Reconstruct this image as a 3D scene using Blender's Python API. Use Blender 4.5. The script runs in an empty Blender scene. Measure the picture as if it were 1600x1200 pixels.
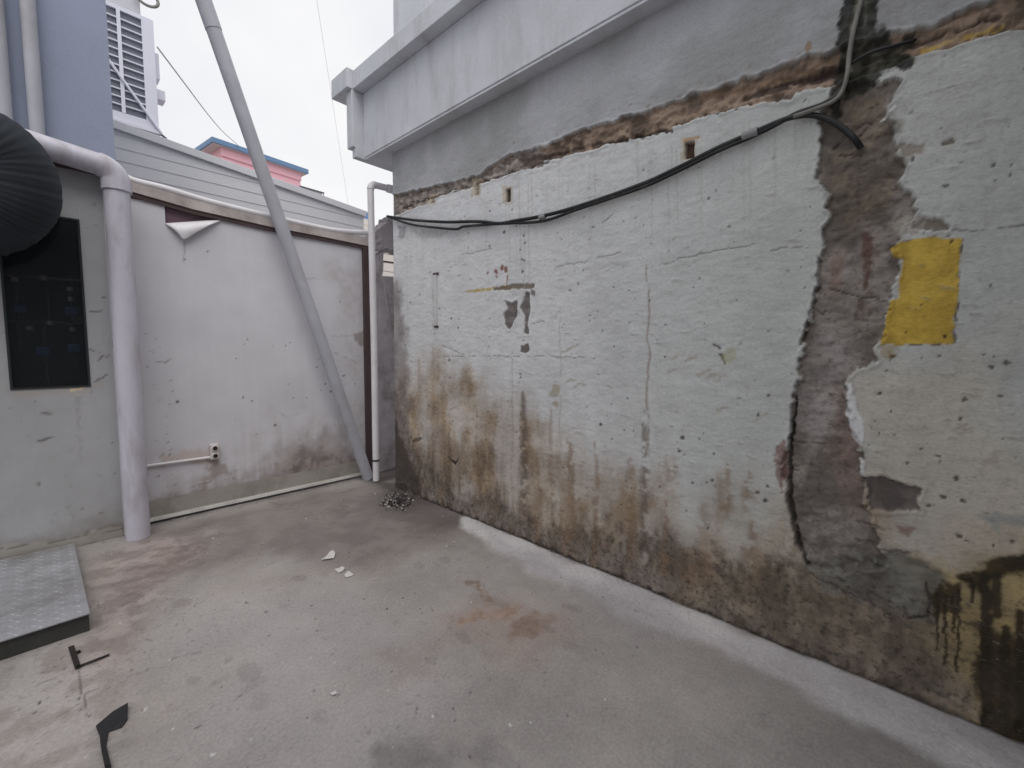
import bpy, bmesh, math, random
import numpy as np
from mathutils import Vector, Matrix

# ------------------------------------------------------------------ camera
CX, CY = 800.0, 600.0                       # photograph is 1600 x 1200
VP_WALL, VP_BACK = (64.0, 535.0), (1436.0, 550.0)
F = math.sqrt(-((VP_WALL[0]-CX)*(VP_BACK[0]-CX)+(VP_WALL[1]-CY)*(VP_BACK[1]-CY)))
def _cam(x, y): return np.array([x-CX, -(y-CY), -F])
_X = _cam(*VP_BACK); _X /= np.linalg.norm(_X)
_Y = _cam(*VP_WALL); _Y /= np.linalg.norm(_Y)
_Z = np.cross(_X, _Y)
ROT = np.array([_X, _Y, _Z])
CAM = np.array([0.0, 0.0, 1.5])
def hit(x, y, ax, val):
    """photo pixel -> point on the plane where coordinate ax equals val"""
    d = ROT @ _cam(x, y)
    return CAM + d*((val-CAM[ax])/d[ax])

scene = bpy.context.scene
cam_data = bpy.data.cameras.new('camera')
cam_data.sensor_width = 36.0
cam_data.lens = F/1600.0*36.0
cam_data.clip_start = 0.05
cam_data.clip_end = 2000.0
cam = bpy.data.objects.new('camera', cam_data)
scene.collection.objects.link(cam)
cam.matrix_world = Matrix([[*ROT[0], CAM[0]], [*ROT[1], CAM[1]], [*ROT[2], CAM[2]], [0, 0, 0, 1]])
scene.camera = cam

# ------------------------------------------------------------------ light: bright overcast
SUN_EL, SUN_AZ = math.radians(60), math.radians(207)   # azimuth clockwise from +Y
world = bpy.data.worlds.new('World'); scene.world = world
world.use_nodes = True
wn = world.node_tree; wn.nodes.clear()
sky = wn.nodes.new('ShaderNodeTexSky'); sky.sky_type = 'NISHITA'; sky.sun_disc = False
sky.sun_elevation = SUN_EL; sky.sun_rotation = SUN_AZ; sky.air_density = 1.0; sky.dust_density = 4.0
hs = wn.nodes.new('ShaderNodeHueSaturation'); hs.inputs['Saturation'].default_value = 0.30
mx = wn.nodes.new('ShaderNodeMix'); mx.data_type = 'RGBA'; mx.inputs['Factor'].default_value = 0.93
mx.inputs[7].default_value = (9.6, 9.6, 9.7, 1)          # the cloud layer
bg = wn.nodes.new('ShaderNodeBackground'); bg.inputs['Strength'].default_value = 0.10
wo = wn.nodes.new('ShaderNodeOutputWorld')
wtc = wn.nodes.new('ShaderNodeTexCoord'); cn = wn.nodes.new('ShaderNodeTexNoise'); cn.inputs['Scale'].default_value = 2.2; cn.inputs['Detail'].default_value = 4
crp = wn.nodes.new('ShaderNodeMapRange'); crp.inputs[1].default_value = 0.35; crp.inputs[2].default_value = 0.65
cmx = wn.nodes.new('ShaderNodeMix'); cmx.data_type = 'RGBA'; cmx.inputs[6].default_value = (8.5, 8.7, 9.3, 1); cmx.inputs[7].default_value = (10.4, 10.35, 10.3, 1)
wn.links.new(wtc.outputs['Generated'], cn.inputs['Vector']); wn.links.new(cn.outputs[0], crp.inputs[0]); wn.links.new(crp.outputs[0], cmx.inputs['Factor']); wn.links.new(cmx.outputs[2], mx.inputs[7])
wn.links.new(sky.outputs[0], hs.inputs['Color']); wn.links.new(hs.outputs[0], mx.inputs[6])
wn.links.new(mx.outputs[2], bg.inputs[0]); wn.links.new(bg.outputs[0], wo.inputs[0])

sun_d = bpy.data.lights.new('sun', 'SUN'); sun_d.energy = 1.5; sun_d.angle = math.radians(50)
sun_d.color = (1.0, 0.97, 0.94)
sun = bpy.data.objects.new('sun', sun_d); scene.collection.objects.link(sun)
sdir = Vector((math.sin(SUN_AZ)*math.cos(SUN_EL), math.cos(SUN_AZ)*math.cos(SUN_EL), math.sin(SUN_EL)))
sun.rotation_euler = sdir.to_track_quat('Z', 'Y').to_euler()
sun.location = (0, 0, 30)

scene.view_settings.view_transform = 'Standard'
scene.view_settings.look = 'None'
scene.view_settings.exposure = 0.0
scene.view_settings.gamma = 1.0

# ------------------------------------------------------------------ helpers
col = scene.collection
rnd = random.Random(7)
def empty(name, loc, label, cat, group=None):
    o = bpy.data.objects.new(name, None); col.objects.link(o); o.location = loc
    o.empty_display_size = 0.1
    o['label'] = label; o['category'] = cat; o['kind'] = 'thing'
    if group: o['group'] = group
    return o
def tag(o, label, cat, group=None):
    o['label'] = label; o['category'] = cat
    if group: o['group'] = group
    return o
def link(name, me, mat, parent=None):
    o = bpy.data.objects.new(name, me); col.objects.link(o)
    if mat: me.materials.append(mat)
    if parent is not None:
        o.parent = parent
        pl = Vector(parent.location)
        if parent.parent is not None: pl = pl + Vector(parent.parent.location)
        o.location = -pl if parent.parent is None else Vector((0, 0, 0))
        if parent.parent is not None: o.location = Vector((0, 0, 0))
    return o
def bm_obj(name, bm, mat, parent=None, smooth=False):
    me = bpy.data.meshes.new(name)
    bmesh.ops.recalc_face_normals(bm, faces=bm.faces)
    bm.to_mesh(me); bm.free()
    if smooth:
        for p in me.polygons: p.use_smooth = True
    return link(name, me, mat, parent)
def add_box(bm, x0, x1, y0, y1, z0, z1, bev=0.0):
    vs = [bm.verts.new((x, y, z)) for x in (x0, x1) for y in (y0, y1) for z in (z0, z1)]
    fs = [(0,1,3,2),(4,6,7,5),(0,4,5,1),(2,3,7,6),(0,2,6,4),(1,5,7,3)]
    faces = [bm.faces.new([vs[i] for i in f]) for f in fs]
    if bev > 0:
        eds = list({e for f in faces for e in f.edges})
        bmesh.ops.bevel(bm, geom=eds, offset=bev, segments=2, affect='EDGES', profile=0.5)
def box(name, ext, mat, parent=None, bev=0.0):
    bm = bmesh.new(); add_box(bm, *ext, bev=bev)
    return bm_obj(name, bm, mat, parent)
def add_prism(bm, poly, axis, a, b):
    """extrude a 2D polygon along axis between a and b"""
    def P(u, v, w):
        return {0: (w, u, v), 1: (u, w, v), 2: (u, v, w)}[axis]
    A = [bm.verts.new(P(u, v, a)) for u, v in poly]; B = [bm.verts.new(P(u, v, b)) for u, v in poly]
    n = len(poly)
    bm.faces.new(A); bm.faces.new(B[::-1])
    for i in range(n):
        bm.faces.new((A[i], B[i], B[(i+1) % n], A[(i+1) % n]))
def prism(name, poly, axis, a, b, mat, parent=None, bev=0.0):
    bm = bmesh.new(); add_prism(bm, poly, axis, a, b)
    if bev: bmesh.ops.bevel(bm, geom=list(bm.edges), offset=bev, segments=2, affect='EDGES', profile=0.5)
    return bm_obj(name, bm, mat, parent)
def add_tube(bm, pts, rad, seg=14, cap=True, hollow=False):
    pts = [Vector(p) for p in pts]; n = len(pts)
    rads = rad if isinstance(rad, (list, tuple)) else [rad]*n
    rings = []; up = None
    for i, p in enumerate(pts):
        t = (pts[min(i+1, n-1)]-pts[max(i-1, 0)]).normalized()
        if up is None:
            up = Vector((0, 0, 1)) if abs(t.z) < 0.9 else Vector((1, 0, 0))
        s = t.cross(up).normalized(); u2 = s.cross(t).normalized(); up = u2
        rings.append([bm.verts.new(p+(s*math.cos(a)+u2*math.sin(a))*rads[i]) for a in [2*math.pi*k/seg for k in range(seg)]])
    for i in range(n-1):
        for k in range(seg):
            bm.faces.new((rings[i][k], rings[i][(k+1) % seg], rings[i+1][(k+1) % seg], rings[i+1][k]))
    if cap:
        for rg in (rings[0][::-1], rings[-1]):
            bm.faces.new([bm.verts.new(v.co) for v in rg])
def tube(name, pts, rad, mat, parent=None, seg=14, cap=True):
    bm = bmesh.new(); add_tube(bm, pts, rad, seg, cap)
    o = bm_obj(name, bm, mat, parent)
    for p in o.data.polygons: p.use_smooth = len(p.vertices) == 4
    return o
def smooth_path(pts, n=8):
    """Catmull-Rom"""
    P = [Vector(p) for p in pts]; P = [P[0]*2-P[1]]+P+[P[-1]*2-P[-2]]
    out = []
    for i in range(1, len(P)-2):
        a, b, c, d = P[i-1], P[i], P[i+1], P[i+2]
        for k in range(n):
            t = k/n
            out.append(0.5*((2*b)+(c-a)*t+(2*a-5*b+4*c-d)*t*t+(3*b-a-3*c+d)*t**3))
    out.append(P[-2]); return out

def lin(c):
    c = np.asarray(c, float)/255.0
    return np.where(c <= 0.04045, c/12.92, ((c+0.055)/1.055)**2.4)
def A(r, g, b, e=0.6):
    """albedo of something that shows as (r,g,b) where the light gives e"""
    return np.clip(lin((r, g, b))/e, 0.004, 0.82)

# ------------------------------------------------------------------ numpy noise
_L = np.random.RandomState(11).rand(256, 256)
def vnoise(x, y, seed=0):
    x = x+seed*17.31; y = y+seed*9.73
    xi = np.floor(x).astype(np.int64); yi = np.floor(y).astype(np.int64)
    fx = x-xi; fy = y-yi
    fx = fx*fx*(3-2*fx); fy = fy*fy*(3-2*fy)
    a = _L[xi & 255, yi & 255]; b = _L[(xi+1) & 255, yi & 255]
    c = _L[xi & 255, (yi+1) & 255]; d = _L[(xi+1) & 255, (yi+1) & 255]
    return (a*(1-fx)+b*fx)*(1-fy)+(c*(1-fx)+d*fx)*fy
def fbm(x, y, sx, sy, octv=4, seed=0):
    """0..1, sx sy = feature size in metres"""
    s = 0; w = 0; amp = 1.0
    for o in range(octv):
        s = s+amp*vnoise(x/sx*2**o, y/sy*2**o, seed+o*3); w += amp; amp *= 0.55
    return np.clip((s/w-0.5)*1.7+0.5, 0, 1)
def sstep(a, b, x):
    t = np.clip((x-a)/(b-a), 0, 1); return t*t*(3-2*t)

class Painter:
    """colour and relief of one surface, kept per vertex"""
    def __init__(s, a, b, conv, base):
        s.a = a; s.b = b; s.conv = conv
        s.col = np.tile(np.asarray(base, float), (a.size, 1)); s.d = np.zeros(a.size)
        s.rough = np.full(a.size, 0.85)
    def sel(s, P, m):
        return np.nonzero((s.a > P[:, 0].min()-m) & (s.a < P[:, 0].max()+m) & (s.b > P[:, 1].min()-m) & (s.b < P[:, 1].max()+m))[0]
    def put(s, idx, m, c, c2=None, nz=None, mul=False):
        c = np.asarray(c, float)
        C = c[None, :] if c2 is None else c[None, :]*(1-nz[:, None])+np.asarray(c2, float)[None, :]*nz[:, None]
        if mul: s.col[idx] *= 1-m[:, None]*(1-C)
        else: s.col[idx] = s.col[idx]*(1-m[:, None])+C*m[:, None]
    def poly(s, px, c, c2=None, amp=0.02, size=0.06, soft=0.004, k=1.0, depth=0.0, rough=0.0, seed=1, tex=0.05, mul=False, conv=None, lip=0.0):
        P = np.array([(conv or s.conv)(*p) for p in px])
        idx = s.sel(P, amp+soft+0.01)
        if idx.size == 0: return None
        a, b = s.a[idx], s.b[idx]
        sd = np.full(a.size, 1e9); inside = np.zeros(a.size, bool)
        n = len(P)
        for i in range(n):
            x0, y0 = P[i]; x1, y1 = P[(i+1) % n]
            ex, ey = x1-x0, y1-y0
            t = np.clip(((a-x0)*ex+(b-y0)*ey)/(ex*ex+ey*ey+1e-12), 0, 1)
            sd = np.minimum(sd, np.hypot(a-x0-t*ex, b-y0-t*ey))
            cross = ((y0 > b) != (y1 > b)) & (a < (x1-x0)*(b-y0)/(y1-y0+1e-12)+x0)
            inside ^= cross
        sd = np.where(inside, -sd, sd)
        sd = sd+amp*2*(fbm(a, b, size, size, 5, seed)-0.5)
        m = sstep(soft, -soft, sd)*k
        nz = sstep(0.25, 0.75, fbm(a, b, tex, tex, 4, seed+5)) if c2 is not None else None
        s.put(idx, m, c, c2, nz, mul)
        if lip: s.d[idx] -= lip*np.exp(-((sd-0.010)/0.007)**2)
        if depth or rough:
            mm = sstep(soft, -soft, sd)
            s.d[idx] += mm*(depth+rough*(fbm(a, b, 0.05, 0.03, 4, seed+9)-0.5))
        return idx, m
    def line(s, px, w, c, k=1.0, wob=0.004, size=0.03, soft=0.5, depth=0.0, seed=2, mul=False, fade=False, brk=0.0):
        """w = width in metres (number, or one per point)"""
        P = np.array([s.conv(*p) for p in px])
        W = np.full(len(P), w, float) if np.isscalar(w) else np.asarray(w, float)
        idx = s.sel(P, W.max()+wob+0.01)
        if idx.size == 0: return
        a, b = s.a[idx], s.b[idx]
        a2 = a+wob*2*(fbm(a, b, size, size, 3, seed)-0.5); b2 = b+wob*2*(fbm(a, b, size, size, 3, seed+4)-0.5)
        best = np.full(a.size, 1e9); tt = np.zeros(a.size); L = len(P)-1
        for i in range(L):
            x0, y0 = P[i]; x1, y1 = P[i+1]; ex, ey = x1-x0, y1-y0
            t = np.clip(((a2-x0)*ex+(b2-y0)*ey)/(ex*ex+ey*ey+1e-12), 0, 1)
            q = np.hypot(a2-x0-t*ex, b2-y0-t*ey)/(W[i]*(1-t)+W[i+1]*t+1e-9)
            u = q < best; best = np.where(u, q, best); tt = np.where(u, (i+t)/L, tt)
        m = sstep(1.0, 1.0-soft, best)*k
        if fade: m = m*sstep(1.0, 0.55, tt)*sstep(0.0, 0.08, tt)
        if brk: m = m*sstep(brk-0.15, brk+0.15, fbm(a, b, 0.05, 0.05, 3, seed+8))
        s.put(idx, m, c, mul=mul)
        s.d[idx] += depth*m
    def spot(s, x, y, rp, c, k=1.0, asp=1.0, depth=0.0, seed=3, conv=None):
        """blob of radius rp metres at pixel x, y"""
        P = (conv or s.conv)(x, y); s.spot_at(P[0], P[1], rp, c, k, asp, depth, seed)
    def spot_at(s, u, v, rp, c, k=1.0, asp=1.0, depth=0.0, seed=3):
        idx = np.nonzero((np.abs(s.a-u) < rp*2.2*max(1, 1/asp)) & (np.abs(s.b-v) < rp*2.2*max(asp, 1)))[0]
        if idx.size == 0: return
        a, b = s.a[idx], s.b[idx]
        q = np.hypot((a-u)*asp, (b-v)/asp)/rp+0.9*(fbm(a, b, rp*1.3, rp*1.3, 2, seed)-0.5)
        m = sstep(1.0, 0.6, q)*k
        s.put(idx, m, c); s.d[idx] += depth*m

def axis_coords(stops):
    """stops: (position, spacing at that position); denser where spacing is small"""
    out = [stops[0][0]]
    for (p0, d0), (p1, d1) in zip(stops[:-1], stops[1:]):
        p = p0
        while True:
            t = (p-p0)/(p1-p0); d = d0+(d1-d0)*t
            if p+d*1.5 >= p1: break
            p += d; out.append(p)
        out.append(p1)
    return np.array(out)
def grid_mesh(name, co, nu, nv, colr, mat, parent=None, flip=False, keep=None, grime=None):
    """co (nu*nv,3) with v fastest"""
    me = bpy.data.meshes.new(name)
    i = np.arange((nu-1)*(nv-1)); r = i//(nv-1); c = i % (nv-1)
    v0 = r*nv+c
    q = np.stack([v0, v0+nv, v0+nv+1, v0+1], 1)
    if flip: q = q[:, ::-1]
    if keep is not None: q = q[keep]
    nf = len(q)
    me.vertices.add(len(co)); me.vertices.foreach_set('co', co.astype(np.float32).ravel())
    me.loops.add(nf*4); me.loops.foreach_set('vertex_index', q.astype(np.int32).ravel())
    me.polygons.add(nf); me.polygons.foreach_set('loop_start', np.arange(0, nf*4, 4, dtype=np.int32))
    me.polygons.foreach_set('use_smooth', np.ones(nf, bool))
    at = me.color_attributes.new('stain', 'FLOAT_COLOR', 'POINT')
    buf = np.ones((len(co), 4), np.float32); buf[:, :3] = np.clip(colr, 0.003, 0.85)
    if grime is not None: buf[:, 3] = np.clip(grime, 0, 1)
    else: buf[:, 3] = 0.0
    at.data.foreach_set('color', buf.ravel())
    me.update(); me.validate()
    return link(name, me, mat, parent)

# ------------------------------------------------------------------ materials
def new_mat(name):
    m = bpy.data.materials.new(name); m.use_nodes = True
    nt = m.node_tree; b = nt.nodes['Principled BSDF']
    return m, nt, b
def node(nt, t, **kw):
    n = nt.nodes.new(t)
    for k, v in kw.items(): setattr(n, k, v)
    return n
def surface_mat(name, colour=None, var=0.12, scale=6.0, rough=0.8, bump=0.2, bscale=60.0, stretch=(1, 1, 1), attr=False, metal=0.0, dirt=None, dirt_amt=0.0, fine=0.08, fscale=180.0, spec=0.4, bdist=0.01, grime=None, dstretch=None):
    m, nt, b = new_mat(name); L = nt.links
    tc = node(nt, 'ShaderNodeTexCoord'); mp = node(nt, 'ShaderNodeMapping')
    mp.inputs['Scale'].default_value = stretch
    L.new(tc.outputs['Object'], mp.inputs[0])
    if attr:
        at = node(nt, 'ShaderNodeAttribute', attribute_name='stain'); src = at.outputs['Color']
        if grime:
            for (gs, g0, g1, gc, ga, st3) in grime:
                gn = node(nt, 'ShaderNodeTexNoise'); gn.inputs['Scale'].default_value = gs; gn.inputs['Detail'].default_value = 7; gn.inputs['Roughness'].default_value = 0.68
                gm = node(nt, 'ShaderNodeMapping'); gm.inputs['Scale'].default_value = st3
                L.new(tc.outputs['Object'], gm.inputs[0]); L.new(gm.outputs[0], gn.inputs['Vector'])
                gr_ = node(nt, 'ShaderNodeMapRange'); gr_.inputs[1].default_value = g0; gr_.inputs[2].default_value = g1
                L.new(gn.outputs[0], gr_.inputs[0])
                g2 = node(nt, 'ShaderNodeMath', operation='MULTIPLY'); L.new(gr_.outputs[0], g2.inputs[0]); L.new(at.outputs['Alpha'], g2.inputs[1])
                g3 = node(nt, 'ShaderNodeMath', operation='MULTIPLY'); L.new(g2.outputs[0], g3.inputs[0]); g3.inputs[1].default_value = ga
                gx_ = node(nt, 'ShaderNodeMix', data_type='RGBA'); gx_.inputs[7].default_value = (*gc, 1)
                L.new(g3.outputs[0], gx_.inputs['Factor']); L.new(src, gx_.inputs[6]); src = gx_.outputs[2]
    else:
        rgb = node(nt, 'ShaderNodeRGB'); rgb.outputs[0].default_value = (*colour, 1); src = rgb.outputs[0]
    n1 = node(nt, 'ShaderNodeTexNoise'); n1.inputs['Scale'].default_value = scale; n1.inputs['Detail'].default_value = 6
    L.new(tc.outputs['Object'], n1.inputs['Vector'])
    if dirt is not None:
        rp = node(nt, 'ShaderNodeMapRange'); rp.inputs[1].default_value = 0.48; rp.inputs[2].default_value = 0.72
        n0 = node(nt, 'ShaderNodeTexNoise'); n0.inputs['Scale'].default_value = scale*0.7; n0.inputs['Detail'].default_value = 8; n0.inputs['Roughness'].default_value = 0.65
        dm = node(nt, 'ShaderNodeMapping'); dm.inputs['Scale'].default_value = dstretch or (1, 1, 1)
        L.new(tc.outputs['Object'], dm.inputs[0]); L.new(dm.outputs[0], n0.inputs['Vector']); L.new(n0.outputs[0], rp.inputs[0])
        mu = node(nt, 'ShaderNodeMath', operation='MULTIPLY'); mu.inputs[1].default_value = dirt_amt
        L.new(rp.outputs[0], mu.inputs[0])
        md = node(nt, 'ShaderNodeMix', data_type='RGBA'); md.inputs[7].default_value = (*dirt, 1)
        L.new(mu.outputs[0], md.inputs['Factor']); L.new(src, md.inputs[6]); src = md.outputs[2]
    def modulate(src, noise_out, amt):
        r = node(nt, 'ShaderNodeMapRange'); r.inputs[1].default_value = 0.25; r.inputs[2].default_value = 0.75
        r.inputs[3].default_value = 1-amt; r.inputs[4].default_value = 1+amt
        L.new(noise_out, r.inputs[0])
        v = node(nt, 'ShaderNodeVectorMath', operation='SCALE'); L.new(src, v.inputs[0]); L.new(r.outputs[0], v.inputs['Scale'])
        return v.outputs[0]
    src = modulate(src, n1.outputs[0], var)
    n2 = node(nt, 'ShaderNodeTexNoise'); n2.inputs['Scale'].default_value = fscale; n2.inputs['Detail'].default_value = 3
    L.new(mp.outputs[0], n2.inputs['Vector'])
    if fine: src = modulate(src, n2.outputs[0], fine)
    L.new(src, b.inputs['Base Color'])
    rr = node(nt, 'ShaderNodeMapRange'); rr.inputs[3].default_value = rough-0.12; rr.inputs[4].default_value = min(1, rough+0.12)
    L.new(n1.outputs[0], rr.inputs[0]); L.new(rr.outputs[0], b.inputs['Roughness'])
    b.inputs['Metallic'].default_value = metal
    b.inputs['Specular IOR Level'].default_value = spec
    if bump:
        n3 = node(nt, 'ShaderNodeTexNoise'); n3.inputs['Scale'].default_value = bscale; n3.inputs['Detail'].default_value = 5; n3.inputs['Roughness'].default_value = 0.6
        L.new(mp.outputs[0], n3.inputs['Vector'])
        bp = node(nt, 'ShaderNodeBump'); bp.inputs['Strength'].default_value = bump; bp.inputs['Distance'].default_value = bdist
        L.new(n3.outputs[0], bp.inputs['Height']); L.new(bp.outputs[0], b.inputs['Normal'])
    return m

M = {}
GRIME_WALL = [(9, 0.44, 0.64, (0.085, 0.066, 0.05), 0.62, (1, 1.0, 0.45)), (38, 0.52, 0.62, (0.045, 0.036, 0.03), 0.62, (1, 0.8, 1.0)), (70, 0.60, 0.70, (0.36, 0.33, 0.29), 0.5, (1, 0.5, 1.6))]
GRIME_FLOOR = [(26, 0.56, 0.72, (0.09, 0.075, 0.065), 0.6, (1, 1, 1)), (90, 0.62, 0.72, (0.05, 0.043, 0.04), 0.7, (1, 1, 1)), (110, 0.66, 0.74, (0.5, 0.48, 0.46), 0.5, (1, 1, 1))]
M['wall'] = surface_mat('stained_wall', grime=GRIME_WALL, attr=True, var=0.05, scale=2.5, rough=0.8, bump=0.42, bscale=30, stretch=(1, 0.8, 1.5), fine=0.10, fscale=90, bdist=0.008, spec=0.3)
M['floor'] = surface_mat('worn_concrete', grime=GRIME_FLOOR, attr=True, var=0.07, scale=3.0, rough=0.45, bump=0.45, bscale=55, fine=0.15, fscale=75, bdist=0.005, spec=0.4)
M['panel'] = surface_mat('painted_sheet', attr=True, var=0.03, scale=2.0, rough=0.6, bump=0.12, bscale=40, fine=0.04, fscale=120, bdist=0.004, spec=0.35)
M['shed'] = surface_mat('painted_shed_wall', attr=True, var=0.04, scale=2.0, rough=0.7, bump=0.2, bscale=45, fine=0.05, fscale=120, bdist=0.005, spec=0.3)
M['render'] = surface_mat(dstretch=(1, 2.2, 0.5), name='grey_render', colour=A(168, 170, 174), var=0.07, scale=3.0, rough=0.8, bump=0.25, bscale=40, dirt=A(128, 127, 126), dirt_amt=0.5)
M['render_blue'] = surface_mat('blue_grey_render', A(128, 135, 152, 0.62), var=0.08, scale=1.2, rough=0.85, bump=0.15, bscale=40, dirt=A(112, 118, 132), dirt_amt=0.4)
M['pvc'] = surface_mat('grey_pvc', A(164, 162, 171), var=0.05, scale=5, rough=0.42, bump=0.03, bscale=30, dirt=A(112, 104, 100), dirt_amt=0.55, dstretch=(2.5, 2.5, 0.6), fine=0.05, spec=0.5)
M['pvc_dull'] = surface_mat('weathered_pvc', A(144, 145, 151), var=0.10, scale=4, rough=0.5, bump=0.03, bscale=30, dirt=A(118, 112, 110), dirt_amt=0.45, fine=0.03, spec=0.4)
M['pvc_white'] = surface_mat('white_pvc', A(186, 184, 192), var=0.04, scale=5, rough=0.45, bump=0.03, bscale=30, dirt=A(150, 142, 138), dirt_amt=0.3, fine=0.03)
M['rail'] = surface_mat('dirty_flashing', A(152, 145, 142), var=0.14, scale=5, rough=0.6, bump=0.2, bscale=30, dirt=A(96, 82, 76), dirt_amt=0.7)
M['dark_wood'] = surface_mat('dark_brown_timber', A(66, 54, 54), var=0.2, scale=6, rough=0.8, bump=0.3, bscale=40, stretch=(1, 1, 0.2))
M['maroon'] = surface_mat('maroon_board', A(96, 76, 86), var=0.08, scale=4, rough=0.6, bump=0.1)
M['flashing'] = surface_mat('grey_green_flashing', A(132, 128, 122), var=0.1, scale=5, rough=0.5, bump=0.15, bscale=30, dirt=A(96, 90, 84), dirt_amt=0.7)
M['lip'] = surface_mat('galvanised_lip', A(188, 188, 182), var=0.08, scale=8, rough=0.5, bump=0.05, dirt=A(120, 112, 106), dirt_amt=0.5)
M['black_rubber'] = surface_mat('black_ribbed_fabric', (0.026, 0.031, 0.038), var=0.25, scale=6, rough=0.75, bump=0.3, bscale=120, spec=0.3)
M['cable'] = surface_mat('black_cable', (0.018, 0.02, 0.021), var=0.3, scale=9, rough=0.55, bump=0.15, bscale=60, dirt=(0.12, 0.115, 0.11), dirt_amt=0.5)
M['cable_grey'] = surface_mat('grey_cable', (0.27, 0.26, 0.235), var=0.2, scale=9, rough=0.6, bump=0.1, dirt=(0.06, 0.06, 0.055), dirt_amt=0.6)
M['wire'] = surface_mat('faded_wire', (0.5, 0.5, 0.52), var=0.05, rough=0.6, bump=0)
M['tape'] = surface_mat('grey_tape', (0.3, 0.3, 0.3), var=0.1, rough=0.5, bump=0.1)
M['steel'] = surface_mat('worn_checker_plate', (0.47, 0.475, 0.50), var=0.12, scale=4, rough=0.42, bump=0.1, bscale=90, metal=0.45, dirt=(0.17, 0.14, 0.11), dirt_amt=0.75)
M['dark_steel'] = surface_mat('dirty_steel_skirt', (0.07, 0.072, 0.066), var=0.2, scale=7, rough=0.7, bump=0.2, metal=0.2)
M['rust'] = surface_mat('dark_rusted_iron', (0.028, 0.022, 0.02), var=0.3, scale=20, rough=0.85, bump=0.4, bscale=120)
M['concrete'] = surface_mat('rough_concrete', A(126, 122, 124, 0.5), var=0.18, scale=7, rough=0.9, bump=0.6, bscale=30, dirt=A(78, 72, 70, 0.5), dirt_amt=0.7)
M['siding'] = surface_mat('pale_grey_siding', (0.79, 0.80, 0.82), var=0.03, scale=1.5, rough=0.5, bump=0.03, dirt=(0.7, 0.7, 0.7), dirt_amt=0.3)
M['pink'] = surface_mat('pink_render', (0.78, 0.45, 0.51), var=0.04, scale=0.7, rough=0.85, bump=0.05)
M['pink_pale'] = surface_mat('pale_soffit', (0.55, 0.5, 0.5), var=0.04, scale=0.7, rough=0.85, bump=0.05)
M['blue'] = surface_mat('faded_blue_roof', (0.14, 0.24, 0.40), var=0.06, scale=1.0, rough=0.6, bump=0.05)
M['tank'] = surface_mat('blue_tank_plastic', (0.08, 0.2, 0.5), var=0.06, scale=1.0, rough=0.4, bump=0)
M['beige'] = surface_mat('beige_cladding', (0.66, 0.62, 0.58), var=0.05, scale=0.8, rough=0.8, bump=0.05)
M['white_far'] = surface_mat('pale_far_render', (0.55, 0.55, 0.58), var=0.04, scale=0.8, rough=0.8, bump=0.05)
M['ac'] = surface_mat('ac_casing', A(190, 190, 200, 0.72), var=0.03, scale=2, rough=0.5, bump=0.02)
M['ac_dark'] = surface_mat('ac_coil', (0.17, 0.18, 0.215), var=0.1, scale=10, rough=0.7, bump=0.1)
M['strip'] = surface_mat('painted_wood_strip', A(168, 168, 168), var=0.08, scale=12, rough=0.7, bump=0.15, dirt=A(110, 104, 98), dirt_amt=0.5)
M['paper'] = surface_mat('white_paint_flake', (0.66, 0.64, 0.62), var=0.06, scale=20, rough=0.8, bump=0.1)
M['blue_valve'] = surface_mat('blue_valve_handle', (0.03, 0.06, 0.16), var=0.1, rough=0.45, bump=0)
M['pipe_dark'] = surface_mat('dark_pipework', (0.07, 0.07, 0.068), var=0.2, rough=0.4, bump=0, metal=0.3)
M['brass'] = surface_mat('dull_metal_fitting', (0.42, 0.4, 0.37), var=0.1, rough=0.35, bump=0, metal=0.8)
M['interior'] = surface_mat('dark_cabinet', (0.032, 0.036, 0.040), var=0.2, rough=0.8, bump=0.1)
M['outlet'] = surface_mat('outlet_plastic', A(178, 172, 170), var=0.06, scale=20, rough=0.5, bump=0.02, dirt=A(110, 98, 92), dirt_amt=0.4)
M['black'] = surface_mat('black_plastic', (0.02, 0.02, 0.022), var=0.1, rough=0.6, bump=0.05)
def glass_mat():
    m, nt, b = new_mat('tinted_pane')
    b.inputs['Base Color'].default_value = (0.02, 0.024, 0.027, 1)
    b.inputs['Roughness'].default_value = 0.08
    b.inputs['Alpha'].default_value = 0.35
    b.inputs['Specular IOR Level'].default_value = 0.5
    return m
M['glass'] = glass_mat()

# =================================================================== GROUND
XW, YB, YE = 2.502, 4.645, 4.0             # right wall plane, back fence plane, end of right wall
def FP(x, y):
    p = hit(x, y, 2, 0.0); return p[0], p[1]
gx = np.concatenate([[-400, -120, -40, -12, -4, -1.2], axis_coords([(-0.7, 0.012), (0.0, 0.0075), (1.5, 0.0075), (2.58, 0.0075)]), [3.2, 5, 12, 40, 120, 400]])
gy = np.concatenate([[-400, -120, -40, -12, -4, -1.5], axis_coords([(-0.7, 0.03), (0.6, 0.006), (2.0, 0.008), (4.75, 0.014)]), [5.2, 7, 14, 40, 120, 400]])
GX, GY = np.meshgrid(gx, gy, indexing='ij')
fa, fb = GX.ravel(), GY.ravel()
fp = Painter(fa, fb, FP, A(148, 143, 140, 0.72))
near = np.ones(fa.size)
n1 = fbm(fa, fb, 0.9, 0.9, 5, 21); n2 = fbm(fa, fb, 0.25, 0.25, 5, 22); n3 = fbm(fa, fb, 0.06, 0.06, 4, 23)
# damp, darker slab with paler worn traffic area
base = fp.col
base *= (0.90+0.22*(n1[:, None]-0.5)+0.16*(n2[:, None]-0.5)+0.10*(n3[:, None]-0.5))
warm = sstep(0.45, 0.75, fbm(fa, fb, 0.6, 0.5, 4, 31))*0.45
base *= 1-warm[:, None]*np.array([0.03, 0.07, 0.10])
fp.d += 0.004*(n2-0.5)+0.002*(n3-0.5)
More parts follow.
